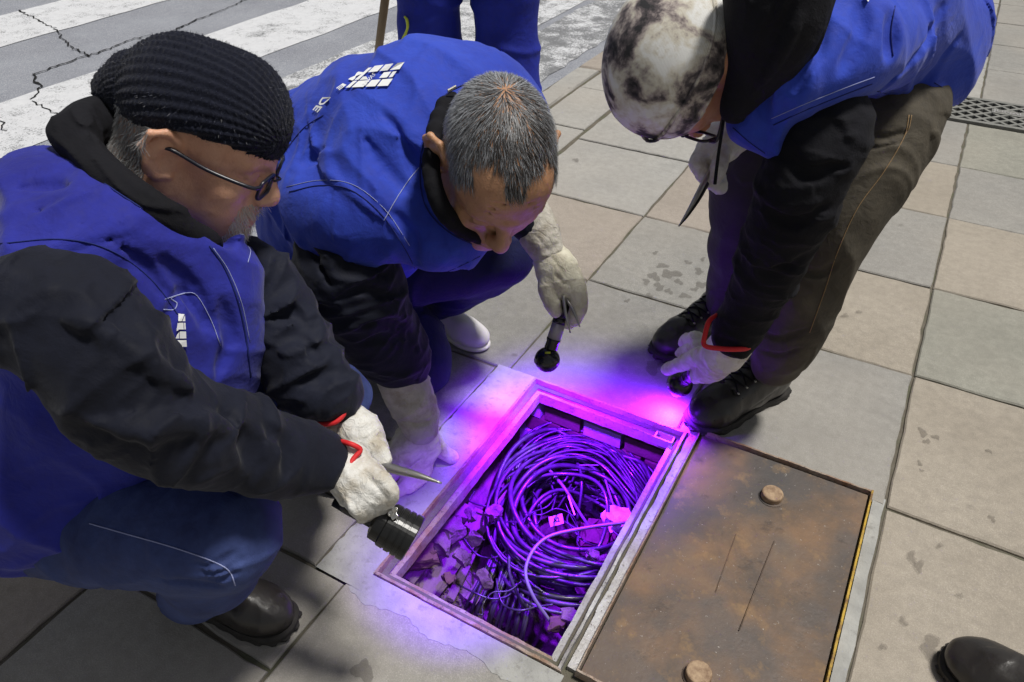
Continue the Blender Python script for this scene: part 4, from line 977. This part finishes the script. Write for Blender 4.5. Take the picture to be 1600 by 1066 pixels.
for pts in([(500,722,1.07,36),(516,729,1.075,34),(524,733,1.08,32)],[(512,612,1.18,33),(524,625,1.18,31),(531,634,1.18,28)]):
    q=SDF().chain(pts,k=.01); a_=nrm(wseg(pts[0],pts[-1])); q.D.append(lambda X,a_=a_:folds(X,np.cross(a_,CF),110,.0012,1,.2,.1)); sobj('cuff',q,.0028,M['black_knit'],m1)
pxt(m1,[(520,731,1.08,24),(545,743,1.085,22)],'skin_warm','wrist',16); pxt(m1,[(526,628,1.19,24),(545,655,1.19,22)],'skin_warm','wrist',16)
# jeans
SP=SDF(); SP.chain([(40,790,1.2,90),(140,800,1.17,92),(240,815,1.13,86),(352,832,1.085,80)],k=.05,sm=2); SP.chain([(352,838,1.10,76),(330,885,1.2,66),(300,925,1.33,50)],k=.04)
SP.chain([(100,680,1.36,100),(300,640,1.34,75),(515,622,1.28,55)],k=.05,sm=2); SP.chain([(515,625,1.29,52),(495,680,1.46,46),(470,725,1.62,36)],k=.04)
SP.D.append(lambda q:folds(q,cv((.9,-.3,.2)),16,.007,6,.4,.5))
for st in(([(300,885),(345,880),(372,865)],.005),([(305,897),(350,893),(380,875)],.005),([(315,910),(350,905),(372,892)],.004),([(250,905),(300,915),(350,918)],.004)): SP.stroke(st[0],st[1],0,.006,'-')
sobj('jeans',SP,HC,M['jeans'],m1); 
seam(m1,SP,[(140,818),(200,835),(270,855),(330,876),(358,892),(368,915)],'thread',.0009)
boot(m1,Hz(262,925,0),Hz(462,985,0),laces=False,name='boot'); boot(m1,Hz(455,742,0),Hz(560,770,0),laces=False,name='boot')
# gloves of man 1
def fing(S,pts,k=.005): S.chain(pts,k=k,sm=3)
SG=SDF(); SG.chain([(536,737,1.075,32),(560,752,1.08,38),(576,760,1.08,36)],k=.02)
for i in range(4): fing(SG,[(556-5*i,750+10*i,1.062,12),(580-7*i,764+10*i,1.045,12),(600-11*i,783+7*i,1.06,10.5),(597-11*i,799+4*i,1.09,9.5)],.0025)
fing(SG,[(572,733,1.07,15),(597,750,1.05,13.5),(613,768,1.05,12),(607,786,1.065,10)],.004)
SG.D.append(lambda q:folds(q,cv((.7,.5,.3)),50,.0035,7,.4,.5)); gl=sobj('glove',SG,.0026,M['glove'],m1)
tr=[(514,694,1.10,4.2),(530,690,1.075,4.2),(548,694,1.06,4.2),(563,703,1.065,4.2),(553,716,1.06,4.2),(546,728,1.055,4.2),(538,742,1.055,4)]
pxt(gl,tr,'red_trim','red_trim'); SG2=SDF().chain([(520,702,1.10,11),(548,706,1.085,15),(556,722,1.085,22),(548,745,1.08,22)],k=.015); SG2.D.append(lambda q:folds(q,cv((.7,.5,.3)),34,.003,7,.5,.6)); sobj('glove_cuff',SG2,.0026,M['glove'],gl)
SG=SDF(); SG.chain([(548,655,1.20,27),(560,676,1.195,33),(578,704,1.19,30)],k=.02)
for i in range(4): fing(SG,[(572-6*i,688+8*i,1.18,11.5),(593-7*i,700+9*i,1.165,11),(602-8*i,716+7*i,1.155,10),(592-8*i,727+5*i,1.165,9)],.0025)
fing(SG,[(560,690,1.18,13),(585,708,1.165,12),(598,722,1.155,10)],.006); SG.D.append(lambda q:folds(q,cv((.6,-.7,.3)),50,.003,8,.4,.5)); gl=sobj('glove',SG,.0026,M['glove'],m1)
pxt(gl,[(474,659,1.17,4),(500,663,1.16,4.2),(524,660,1.155,4.2),(538,646,1.16,4.2),(542,634,1.165,4),(536,620,1.175,3.6),(537,614,1.18,3)],'red_trim','red_trim')
SG2=SDF().chain([(490,668,1.185,8),(520,672,1.19,14),(545,662,1.195,18),(546,640,1.19,12)],k=.015); sobj('glove_cuff',SG2,.0026,M['glove'],gl)
# ================================================================== MAN 2 (middle, grey hair)
m2=empty('person',Hz(690,520,0),'kneeling person with short grey hair and blue vest, one gauntlet on the ground','person')
h2=Head(773,256,1.235,(.14,-.91,.37),(.26,.40,.87),1.13)
S2=SDF(); h2.build(S2); S2.cone(h2.P(0,-.06,-.13),W(650,255,1.40),.058,.08,.03); V2,F2=S2.mesh(.0023); obj('body',V2,F2,M['skin_tan'],m2); h2.eyes(m2)
n=70000; pp=surf_pts(V2,F2,n); l=h2.loc(pp)
hl=np.interp(l[:,1],[-.12,-.07,-.045,-.02,.01,.035,.055,.075,.12],[-.085,-.08,-.035,.026,.018,.034,.066,.082,.09])
fore=(l[:,1]>.035)&(np.abs(l[:,0]-.006)>.014)&(np.abs(l[:,0])<.058)&(l[:,2]<.100)       # receding corners
bald=np.exp(-(((l[:,0])/.020)**2+((l[:,1]+.038)/.024)**2))*(l[:,2]>.08)
keep=(l[:,2]>hl+RNG.normal(size=n)*.004)&~fore&(RNG.uniform(size=n)>bald*.5)&~((np.abs(l[:,0])>.066)&(np.abs(l[:,1]+.018)<.030)&(l[:,2]<.036))&(np.abs(l[:,0])<.083)
pb=pp[keep]; lb=l[keep]; nb=grad(S2,pb)
wh=np.array([.008,-.058,.112]); fl=lb-wh; fl/=np.linalg.norm(fl,axis=1)[:,None]+1e-9; fw=np.clip((lb[:,1]+.02)/.08,0,1)[:,None]; fl=fl*(1-.65*fw)+np.array([[-.25,1.,-.1]])*fw*.8; fl[:,2]-=.35
fl+=RNG.normal(size=fl.shape)*.20; clump=vnoise(pb,85,4)[:,None]; fl+=clump*np.array([[.45,.1,.1]])
grey=np.clip(.40-3.2*(lb[:,1]+.02)-.9*np.clip(lb[:,2]-.08,0,1)*6+2.2*np.abs(lb[:,0])*1.2-.05,.10,.85); tone=np.clip(RNG.normal(0,.30,len(pb))+grey+.22*vnoise(pb,120,9),0,1)**1.15
strands('hair',pb,nb,fl@h2.R.T,RNG.uniform(.013,.024,len(pb))*np.where(lb[:,2]<.02,.6,1.),.0010,'hair_grey',m2,lift=.22,droop=.25,tone=tone)
SS=SDF(); 
SCa=SDF().chain([(742,130,1.40,10),(703,152,1.32,12),(680,205,1.25,12),(674,270,1.21,12),(690,325,1.21,12),(722,358,1.25,11),(762,376,1.30,8)],k=.012,sm=3); SCa.chain([(712,200,1.34,42),(700,260,1.31,40),(712,320,1.30,30)],k=.02); sobj('collar',SCa,.003,M['black_knit'],m2)
SV2=SDF(); SV2.chain([(735,190,1.52,118),(650,225,1.46,138),(575,262,1.52,146),(535,345,1.62,124),(520,380,1.72,90)],k=.06); SV2.chain([(515,318,1.39,72),(575,330,1.36,74)],k=.05); SV2.chain([(550,335,1.38,80),(610,290,1.38,90)],k=.06); SV2.chain([(640,330,1.36,72),(690,350,1.36,72),(715,360,1.38,58)],k=.05)
SV2.chain([(760,180,1.5,80),(790,200,1.5,62)],k=.04); SV2.ell(W(730,240,1.20),(.085,.085,.06),basis((0,1,0),(0,0,1)),.01,'-') if False else None
SV2.D.append(lambda q:folds(q,cv((.7,.6,.3)),9,.015,14,.28,.6)+folds(q,cv((.9,-.2,.3)),20,.006,19,.35,.5))
for st in(([(600,180),(640,230),(665,290)],.008),([(555,190),(590,250),(640,300)],.006),([(470,250),(500,235),(540,240)],.004),([(440,210),(430,260),(440,320)],.004),([(610,330),(640,370),(650,430)],.005)): SV2.stroke(st[0],st[1],.001,.012,'-')
vest2=sobj('vest',SV2,HC,M['vest'],m2)
seam(vest2,SV2,[(600,345),(620,310),(640,280),(655,262)],'thread',.0008); seam(vest2,SV2,[(505,180),(470,205),(430,260)],'thread_dark',.0009); seam(vest2,SV2,[(762,385),(757,410),(740,425)],'thread',.001)
seam(vest2,SV2,[(452,300),(500,290),(548,297),(596,335),(632,388),(656,436)],'thread_dark',.0010); seam(vest2,SV2,[(448,292),(500,282),(552,289),(602,328),(640,384)],'thread',.0006); seam(vest2,SV2,[(640,440),(700,424),(760,396)],'thread_dark',.0010)
seam(vest2,SV2,[(735,128),(695,150),(667,205),(656,265),(665,322),(700,362),(745,385)],'thread_dark',.0014)
V,F=blocks([bx(0,.0,.10,.32),bx(.0,.36,.10,.94),bx(.14,.0,.42,.30),[(.14,.34),(.36,.34),(.22,.5),(.14,.5)],bx(.47,.0,.70,.30),bx(.74,.0,1,.30),bx(.62,.37,.82,.62),bx(.86,.37,.96,.62),bx(.14,.70,.40,1.),bx(.45,.70,.68,1.),[(.73,.70),(1,.70),(1,1.),(.80,1.)]])
decal('emblem',V,F,[(578,104),(632,97),(606,134),(540,137)],SV2,'print_white',vest2,.007)
def word(s,quad,S,par,m='print_white',bold=.01):
    V,F=textmesh(s,1.,bold); V=V[:,:2]; lo=V.min(0);hi=V.max(0); V=(V-lo)/(hi-lo); return decal('lettering',V.tolist(),F,quad,S,m,par,.007)
word('SAVAS',[(566,131),(583,113),(587,117),(571,134)],SV2,vest2)
word('E',[(496,182),(509,165),(500,165),(487,178)],SV2,vest2,bold=.03) if False else None
word('DE',[(504,152),(488,172),(496,176),(517,152)],SV2,vest2,bold=.03)
word('M E',[(560,112),(525,138),(530,141),(568,113)],SV2,vest2,bold=.03)
MB().box(W(706,139,1.285),(.0085,.0012,.0035),basis((.55,-.75,.1),(0,.5,1))).obj('care_label',M['gauntlet_hand'],vest2,smooth=False)
SJ=SDF(); armseg(SJ,[(522,390,1.42,56),(548,430,1.42,68),(568,490,1.49,62),(600,535,1.56,54),(622,568,1.60,42)],(14,.013),21)
for st in(([(500,400),(550,400),(600,430)],.006),([(520,470),(570,450),(620,470)],.008),([(560,510),(600,500),(640,520)],.006),([(565,540),(610,530),(650,545)],.005),([(480,330),(490,390),(520,450)],.005)): SJ.stroke(st[0],st[1],.001,.012,'-')
sobj('jacket',SJ,HC,M['jacket'],m2)
q=SDF().chain([(800,300,1.56,30),(825,340,1.56,32),(835,355,1.56,30)],k=.02); sobj('sleeve',q,HC,M['jacket'],m2)
SG=SDF().chain([(624,585,1.62,39),(640,620,1.65,37),(652,650,1.67,32),(656,668,1.68,29)],k=.015); SG.D.append(lambda q:folds(q,cv((.3,-.9,.2)),26,.005,31,.35,.5)); SG.stroke([(628,660),(655,664),(680,656)],.003,0,.006,'-'); SG.stroke([(645,590),(655,625),(672,650)],.0015,0,.003,'-'); g1=sobj('gauntlet',SG,.003,M['gauntlet'],m2)
gd=lambda px,py,z: (px,py,float((Hz(px,py,z)-CC)@CF))
def ghand(pts): return [(*gd(a,b,z),r_) for a,b,z,r_ in pts]
SG=SDF().chain(ghand([(656,672,.085,29),(650,695,.065,36),(640,712,.05,36)]),k=.02)
fing(SG,ghand([(672,682,.06,14),(684,700,.035,13),(702,712,.018,11),(708,714,.015,10)]),.006)
fing(SG,ghand([(655,712,.045,17),(662,730,.03,14),(655,748,.018,12),(640,762,.014,10)]),.006); fing(SG,ghand([(640,715,.045,17),(644,735,.03,14),(634,755,.018,12),(618,770,.014,10)]),.006)
fing(SG,ghand([(625,708,.045,16),(620,730,.03,14),(606,750,.018,12),(595,760,.014,10)]),.006); fing(SG,ghand([(618,700,.045,14),(608,715,.03,12),(596,735,.018,10)]),.006)
SG.D.append(lambda q:folds(q,cv((.3,-.9,.2)),34,.005,33,.45,.6)); sobj('glove_hand',SG,.0026,M['gauntlet_hand'],g1)
SG=SDF().chain([(832,340,1.56,33),(842,365,1.565,31),(856,393,1.57,26)],k=.015); SG.D.append(lambda q:folds(q,cv((.4,-.9,.2)),24,.004,35,.35,.5)); SG.stroke([(820,350),(840,372),(862,398)],.0015,0,.004,'-'); g2=sobj('gauntlet',SG,.003,M['gauntlet'],m2)
SG=SDF().chain([(858,396,1.575,25),(868,418,1.58,30),(878,438,1.585,32)],k=.02)
fing(SG,[(858,425,1.57,15),(857,450,1.57,14),(862,472,1.575,12),(868,488,1.58,10)],.006)
fing(SG,[(890,432,1.58,18),(900,452,1.57,16),(904,480,1.575,13),(897,500,1.585,11)],.006); fing(SG,[(886,436,1.60,16),(893,460,1.61,14),(894,485,1.61,12),(889,505,1.61,10)],.006)
fing(SG,[(882,432,1.61,15),(884,455,1.63,13),(884,480,1.63,11),(882,498,1.63,10)],.006); fing(SG,[(876,432,1.61,14),(872,455,1.64,12),(872,478,1.64,10)],.006)
SG.D.append(lambda q:folds(q,cv((.3,-.9,.2)),34,.0035,37,.45,.6)); SG.stroke([(857,396),(872,415),(888,440),(898,470)],.0012,0,.003,'-'); SG.stroke([(868,430),(876,438),(886,445)],.0018,0,.006,'-'); sobj('glove_hand',SG,.0026,M['gauntlet_hand'],g2)
SP=SDF(); SP.chain([(560,350,1.9,95),(660,400,1.82,68),(785,395,1.78,46)],k=.06,sm=2); SP.chain([(785,400,1.80,44),(730,432,1.95,40),(685,470,2.09,31)],k=.05,sm=2)
SP.chain([(470,420,1.95,75),(560,480,1.95,62),(640,545,1.92,48),(655,575,1.90,42)],k=.06,sm=2); SP.chain([(430,430,1.8,60),(520,500,1.85,60)],k=.05)
SP.D.append(lambda q:folds(q,cv((.7,-.6,.2)),11,.007,24,.4,.5)); sobj('trousers',SP,.0055,M['navy'],m2)
def sneaker(par,heel,toe,m='sneaker'):
    heel=np.array(heel);toe=np.array(toe); Y=nrm((toe-heel)*np.array([1,1,0])); Z=np.array([0,0,1.]); X=np.cross(Y,Z); R=np.stack([X,Y,Z],1); k=np.linalg.norm((toe-heel)[:2])/.29; P=lambda *l: heel*np.array([1,1,0])+R@(np.array(l)*k)
    S=SDF(); S.ell(P(0,.225,.036),np.array((.047,.066,.036))*k,R,.02); S.cone(P(0,.19,.045),P(0,.09,.07),.042*k,.04*k,.03); S.ell(P(0,.05,.05),np.array((.036,.05,.055))*k,R,.02); S.plane(P(0,0,.012),(0,0,-1),.003); S.D.append(lambda q:vnoise(q,40,3)*.002)
    o=sobj('sneaker',S,.0035,M[m],par)
    Sb=SDF(); Sb.ell(P(0,.215,.012),np.array((.052,.078,.02))*k,R,.02); Sb.ell(P(0,.075,.012),np.array((.042,.08,.02))*k,R,.04); Sb.plane(P(0,0,.022),(0,0,1),.003); Sb.plane(P(0,0,.001),(0,0,-1),.002); sobj('sole',Sb,.004,M['sneaker'],o); return o
sneaker(m2,Hz(655,498,0),Hz(762,548,0)); 
# ================================================================== MAN 3 (right, tie-dye beanie)
m3=empty('person',Hz(1190,600,0),'bending person in a black and white tie-dye beanie and blue vest, right of the hole','person')
h3_=Head(1078,98,1.18,(-.02,-.94,-.33),(-.66,-.16,.70),1.04)
S3=SDF(); h3_.build(S3); S3.cone(W(1120,90,1.17),W(1180,60,1.12),.06,.075,.04); V3,F3=S3.mesh(.0025); obj('body',V3,F3,M['skin_orange'],m3); h3_.eyes(m3)
SH=SDF(); h3_.E(SH,(0,-.008,.052),(.091,.112,.098),k=.02); h3_.E(SH,(0,-.020,.02),(.090,.100,.078),k=.04)
SH.plane(h3_.P(0,.085,.030),h3_.R@np.array((-.38,.36,-.86)),.006); SH.D.append(lambda q:folds(q,h3_.R[:,0],16,.003,41,.3,.5)+vnoise(q,12,2)*.003)
rp=[]
for a in np.linspace(0,2*math.pi,60):
    l=np.array((math.cos(a)*.2,math.sin(a)*.2,.0)); l[2]=.055+.45*l[1]*.55*.0+ .40*(math.sin(a)*.1-.085)*1.05; rp.append(l)
hat=sobj('beanie',SH,.003,M['tiedye'],m3)
rp=[]
for a in np.linspace(0,2*math.pi,90):
    dl=nrm(np.array((math.cos(a)*.087,math.sin(a)*.108,0))); q_=dl*.095; base=np.array((0,-.008,.03+(.044-.38*q_[0]+.36*(q_[1]-.093))/.86)); t=np.linspace(.05,.14,90); X=np.array([h3_.P(*(base+dl*x)) for x in t]); D=SH.ev(X[:,None,:])[:,0]; i=(D>0).argmax(); rp.append(X[i])
rp=np.array(rp); MB().tube(rp,[.0026+.0008*(i%2) for i in range(len(rp))],6,cap=False).obj('seam_roll',M['tiedye'],hat)
glasses(h3_,m3)
pxt(m3,[(1133,170,1.13,2.6),(1128,205,1.14,2.6),(1122,245,1.16,2.6),(1117,288,1.18,2.8)],'black_knit','spectacle_cord')
SC3=SDF().chain([(1222,-30,1.0,76),(1208,40,1.03,58),(1190,95,1.07,38),(1163,145,1.1,18),(1144,180,1.12,7)],k=.03,sm=3); SC3.D.append(lambda q:folds(q,cv((.9,.3,.2)),14,.010,44,.25,.4))
SC3.stroke([(1240,0),(1210,60),(1180,120)],.005,0,.008,'-'); SC3.stroke([(1215,0),(1195,60),(1175,110)],.004,0,.008,'-'); SC3.stroke([(1250,30),(1215,95),(1185,140)],.004,0,.012,'+'); sobj('hood',SC3,HC,M['black_knit'],m3)
SV3=SDF().chain([(1438,60,1.47,104),(1350,20,1.32,115),(1250,-10,1.14,95)],k=.06); SV3.chain([(1320,60,1.12,80),(1385,70,1.22,55),(1290,110,1.1,50)],k=.05); SV3.chain([(1245,118,1.09,58),(1345,78,1.11,56)],k=.03); SV3.chain([(1250,80,1.12,80),(1195,160,1.16,55),(1180,195,1.17,38),(1200,236,1.17,9)],k=.04); SV3.chain([(1445,110,1.46,72),(1420,140,1.45,66)],k=.04)
SV3.D.append(lambda q:folds(q,cv((.8,.45,.2)),8,.016,51,.25,.6)+folds(q,cv((.8,.5,.3)),20,.005,55,.3,.4))
for st in(([(1280,20),(1275,80),(1240,140)],.006),([(1350,10),(1345,60),(1320,110)],.006),([(1480,10),(1440,80),(1380,140)],.006),([(1500,60),(1460,120),(1420,160)],.004),([(1400,20),(1398,60),(1395,85)],.009),([(1205,120),(1190,170),(1200,220)],.004)): SV3.stroke(st[0],st[1],.001,.012,'-')
vest3=sobj('vest',SV3,HC,M['vest'],m3)
seam(vest3,SV3,[(1208,196),(1260,172),(1320,148),(1362,132)],'thread_dark',.0010); seam(vest3,SV3,[(1205,186),(1260,162),(1320,138),(1366,121)],'thread',.0006); seam(vest3,SV3,[(1395,88),(1392,50),(1398,10)],'thread_dark',.0010); seam(vest3,SV3,[(1145,200),(1170,222),(1195,240)],'thread_dark',.001)
seam(vest3,SV3,[(1460,130),(1475,140),(1470,155),(1478,165)],'thread_dark',.0011); seam(vest3,SV3,[(1370,143),(1400,150),(1430,146),(1455,135)],'thread_dark',.0008)
V,F=blocks([[(0,1),(1,1),(.55,.0),(.3,.5)]]); decal('emblem',V,F,[(1350,-6),(1362,-6),(1362,3),(1350,3)],SV3,'print_white',vest3,.004)
SJ=SDF(); armseg(SJ,[(1290,185,1.17,66),(1262,270,1.19,60),(1230,350,1.26,54),(1197,430,1.37,45),(1162,498,1.46,35),(1146,524,1.49,31)],(11,.008),61)
for st in(([(1220,240),(1260,270),(1320,260)],.006),([(1200,330),(1240,350),(1290,330)],.006),([(1180,420),(1215,430),(1250,410)],.005)): SJ.stroke(st[0],st[1],.001,.014,'-')
sobj('jacket',SJ,HC,M['black_knit'],m3)
SP=SDF(); SP.chain([(1422,130,1.47,60),(1392,205,1.44,62),(1325,325,1.47,56),(1272,425,1.54,49),(1243,500,1.63,45),(1213,565,1.76,41)],k=.04,sm=2)
SP.D.append(lambda q:folds(q,cv((-.5,-.9,.2)),12,.008,64,.4,.6))
for st in(([(1190,520),(1220,530),(1262,515)],.005),([(1185,545),(1215,555),(1250,545)],.005),([(1240,420),(1280,430),(1310,410)],.005),([(1345,205),(1380,215),(1420,205)],.004),([(1340,225),(1370,232),(1400,226)],.003)): SP.stroke(st[0],st[1],0,.008,'-')
lg=sobj('jeans',SP,HC,M['brown_jeans'],m3); seam(lg,SP,[(1420,180),(1412,215),(1380,270),(1340,325),(1310,390),(1290,450),(1265,520)],'thread_brown',.0009); seam(lg,SP,[(1424,180),(1420,200),(1413,212)],'thread_brown',.0009)
SP=SDF(); SP.chain([(1300,140,1.62,70),(1190,230,1.64,58),(1165,330,1.76,50),(1155,430,1.95,42),(1143,482,2.05,36)],k=.04,sm=2); SP.D.append(lambda q:folds(q,cv((-.2,-.9,.2)),12,.007,68,.4,.6)); sobj('jeans_leg',SP,HC,M['dark_unlit_jeans'],m3)  # far leg of the same jeans, its shade painted as a darker cloth
boot(m3,Hz(1222,608,0),Hz(1078,672,0),shaft=.17,sc=1.05); boot(m3,Hz(1145,505,0),Hz(1022,560,0),shaft=.17)
# glove with torch
SG=SDF().chain([(1140,532,1.50,30),(1128,552,1.54,27),(1108,562,1.60,22)],k=.02)
fing(SG,[(1100,553,1.60,15),(1080,562,1.68,13),(1058,572,1.76,11),(1043,577,1.80,10)],.006); fing(SG,[(1118,570,1.58,16),(1102,580,1.64,14),(1090,588,1.70,12)],.006); fing(SG,[(1132,572,1.57,14),(1116,583,1.62,13),(1100,590,1.68,11)],.006)
fing(SG,[(1095,540,1.66,11),(1078,546,1.74,10),(1062,552,1.78,8)],.005); fing(SG,[(1090,528,1.68,11),(1076,530,1.76,10),(1068,536,1.8,8)],.005); SG.chain([(1160,545,1.5,14),(1145,560,1.53,16)],k=.02)
SG.D.append(lambda q:folds(q,cv((.8,.4,.2)),34,.0035,71,.5,.6)); gl=sobj('glove',SG,.0028,M['glove'],m3)
pxt(gl,[(1120,492,1.47,3.2),(1108,502,1.455,4),(1102,522,1.45,4),(1101,540,1.45,4),(1125,545,1.44,4),(1150,546,1.44,4),(1168,544,1.45,4),(1176,535,1.47,3.6),(1170,524,1.49,3)],'red_trim','red_trim')
# other hand with tweezers
SG=SDF().chain([(1152,212,1.42,26),(1128,222,1.42,30),(1112,240,1.42,27)],k=.02)
for i in range(4): fing(SG,[(1098+7*i,238+4*i,1.41+.015*i,13),(1090+10*i,258+5*i,1.40+.015*i,12),(1103+7*i,276+5*i,1.40+.015*i,11),(1113+5*i,286+3*i,1.41+.015*i,9)],.006)
fing(SG,[(1128,240,1.38,13),(1124,262,1.37,12),(1118,280,1.38,10)],.006); SG.D.append(lambda q:folds(q,cv((.5,.8,.2)),30,.004,73,.5,.6)); sobj('glove',SG,.003,M['glove'],m3)
# ================================================================== standing legs, pole, far boot
m4=empty('person',Hz(740,250,0),'standing person of whom only the baggy royal blue work trousers show behind the kneeling one','person')
SP=SDF(); SP.chain([(664,-160,2.50,50),(670,-20,2.72,46),(673,90,2.88,45),(680,190,3.0,42)],k=.05,sm=2); SP.chain([(788,-160,2.48,50),(788,-20,2.70,46),(793,80,2.84,45),(800,200,2.95,42)],k=.05,sm=2); SP.chain([(680,-260,2.45,65),(770,-260,2.45,65)],k=.03)
SP.D.append(lambda q:folds(q,(0,0,1),6,.014,81,.3,.6)); sobj('trousers',SP,.007,M['blue_work'],m4)
pxt(m4,[(624,78,2.8,3),(630,62,2.76,3),(637,45,2.72,2.5),(636,32,2.70,2.5),(632,26,2.70,1.5)],'yellow_mark','strap'); 
for a,b in(((682,205),(665,240)),((800,215),(806,252))): boot(m4,Hz(*a,0),Hz(*b,0)+np.array([.1,-.18,0]),laces=False)
a=Hz(586,112,0); 
p0=Hz(585,128,0); bt=W(603,-10,3.2)
pole=MB().tube([p0,p0+(bt-p0)*.5,p0+(bt-p0)*1.25],.019,14).obj('broom_handle',M['wood_pole'],None); tag(pole,'brown wooden pole standing upright behind the kneeling person','pole')
m5=empty('person',Hz(1560,1060,0),'person at the bottom right corner of whom only one scuffed dark boot shows','person')
bo,_=boot(m5,Hz(1478,1030,0)+np.array([.27,-.08,0]),Hz(1478,1030,0)+np.array([-.01,.0,0]),laces=False,sc=1.1)
SP=SDF(); c=Hz(1478,1030,0)+np.array([.22,-.07,0]); SP.cone(c+np.array([0,0,.15]),c+np.array([.06,-.05,.48]),.065,.085); SP.cone(c+np.array([.06,-.05,.48]),c+np.array([.05,-.15,.9]),.085,.10); sobj('trousers',SP,.008,M['dark_unlit_jeans'],m5)
# ================================================================== tools
def pdir(a,b): return nrm(wseg(a,b))
# torch 1
A=(545,786,1.10);B=(652,846,1.10); a0=W(*A); ad=pdir(A,B)
t1=empty('torch',a0,'large black ribbed torch held by the crouching person at the left frame bar','torch')
MB().lathe([(-.02,.0155),(0,.0165),(.05,.0165),(.052,.019),(.058,.019)],a0,ad,28).obj('barrel',M['black_metal'],t1)
c=W(586,809,1.10); MB().lathe([(0,.020),(.004,.030),(.018,.031),(.020,.0335),(.030,.034),(.0305,.0325),(.0325,.0325),(.033,.0345),(.041,.0345),(.0415,.033),(.0435,.033),(.044,.0350),(.051,.0350),(.0515,.0335),(.0535,.0335),(.054,.0355),(.064,.0355),(.0655,.033),(.0655,.026)],c,ad,40).obj('torch_head',M['black_metal'],t1,smooth=False)
le=c+ad*.0645; MB().lathe([(0,.0258),(.0006,.0255)],le,ad,32).obj('lens',M['violet_lens'],t1)
for px,py in((611,803),(617,797)):
    q=W(px,py,1.068); MB().lathe([(0,.0045),(.0016,.0045),(.002,.0035),(.0008,.003),(.0008,.0018)],q,cv((-.1,.45,.9)),14).obj('screw',M['bright_metal'],t1)
q=W(613,801,1.071); MB().box(q,(.010,.0055,.0012),basis((.8,.6,.1),(0,.45,.9))).obj('switch_plate',M['bright_metal'],t1,bevel=.001)
def ball_torch(name_lab,ball,top,rpx,band):
    c=W(*ball); ax=nrm(W(*top)-c); r_=rpx*ball[2]/FPX; t=empty('torch',c,name_lab,'torch')
    prof=[(-r_*math.cos(a),r_*math.sin(a)) for a in np.linspace(.12,math.pi-.42,16)]; MB().lathe(prof,c,ax,32).obj('ball_head',M['black_plastic'],t)
    z=r_*.85; MB().lathe([(z,r_*.48),(z+.004,r_*.52),(z+.018,r_*.50),(z+.022,r_*.56),(z+.026,r_*.56)],c,ax,24).obj('neck',M['black_plastic'],t)
    if band: MB().lathe([(z+.026,r_*.53),(z+.062,r_*.53)],c,ax,24).obj('grey_band',M['grey_band'],t)
    z2=z+(.062 if band else .026); MB().lathe([(z2,r_*.55),(z2+.012,r_*.55),(z2+.0125,r_*.50),(z2+.016,r_*.50),(z2+.0165,r_*.55),(z2+.085,r_*.5)],c,ax,24).obj('handle',M['black_plastic'],t)
    MB().lathe([(0,.006),(.0015,.006),(.002,.0045)],c+cv((-.95,-.1,.3))*r_*.97,cv((-.95,-.1,.3)),14).obj('knob',M['grey_band'],t)
    MB().box(c+cv((0,.55,.83))*r_*1.0,(.006,.0022,.0008),basis((0,1,-.6),(0,.55,.83))).obj('mark',M['yellow_mark'],t)
    return t,c,r_,ax
t2,c2,r2,ax2=ball_torch('ball headed torch with grey band in the gauntlet above the far corner of the frame',(855,562,1.63),(882,478,1.60),20,True)
t3,c3,r3,ax3=ball_torch('ball headed torch held in the red trimmed glove beside the black boot',(1062,600,1.83),(1100,570,1.68),20.5,False)
# steel spike
sp=pxt(None,[(556,706,1.17,9),(600,728,1.15,8),(650,742,1.13,5.5),(690,755,1.12,1.5)],'tool_steel','steel_spike',10); tag(sp,'tapered grey steel spike held between the two white gloves','tool')
tw=empty('tweezers',W(895,470,1.56),'thin steel tweezers hanging from the gauntlet holding the ball torch','tweezers')
pxt(tw,[(880,462,1.56,3),(884,490,1.56,2.4),(891,520,1.57,1.2)],'tool_steel','prong'); pxt(tw,[(882,462,1.57,3),(896,486,1.56,2.4),(906,511,1.56,1.2)],'tool_steel','prong')
tw=empty('tweezers',W(1110,265,1.40),'long dark pointed tweezers in the grey glove under the beanie','tweezers')
pxt(tw,[(1113,258,1.39,4.5),(1092,300,1.385,4.5),(1074,332,1.39,2.6),(1060,354,1.39,.8)],'tool_steel','prong',6); pxt(tw,[(1116,262,1.40,4.5),(1096,303,1.395,4),(1076,335,1.395,2.4),(1061,354,1.395,.8)],'black_metal','prong',6)
# ================================================================== torch light (lit lamps in the picture)
def spot(par,p,to,energy,size,blend=.6,col=(.175,.006,1.),rad=.012):
    L_=bpy.data.lights.new('torch_light','SPOT'); L_.energy=energy; L_.color=col; L_.spot_size=math.radians(size); L_.spot_blend=blend; L_.shadow_soft_size=rad
    o=bpy.data.objects.new('torch_light',L_); COL.objects.link(o); o.rotation_euler=Vector(nrm(np.array(p)-np.array(to))).to_track_quat('Z','Y').to_euler(); o.location=tuple(np.array(p)-wloc(par)); o.parent=par
spot(t1,le+ad*.004,Hz(735,870,-.15),55,66,1.,rad=.02)
dn=nrm(Hz(860,790,-.2)-c2); MB().lathe([(0,.010),(.001,.009)],c2+dn*(r2*1.0),dn,20).obj('lens',M['violet_lens'],t2); spot(t2,c2+dn*(r2+.004),Hz(880,770,-.2),165,122,1.)
dn=nrm(Hz(1010,730,-.15)-c3); MB().lathe([(0,.010),(.001,.009)],c3+dn*(r3*1.0),dn,20).obj('lens',M['violet_lens'],t3); spot(t3,c3+dn*(r3+.004),Hz(1010,730,-.15),42,160,1.)
print('script time',round(time.time()-T0,1))
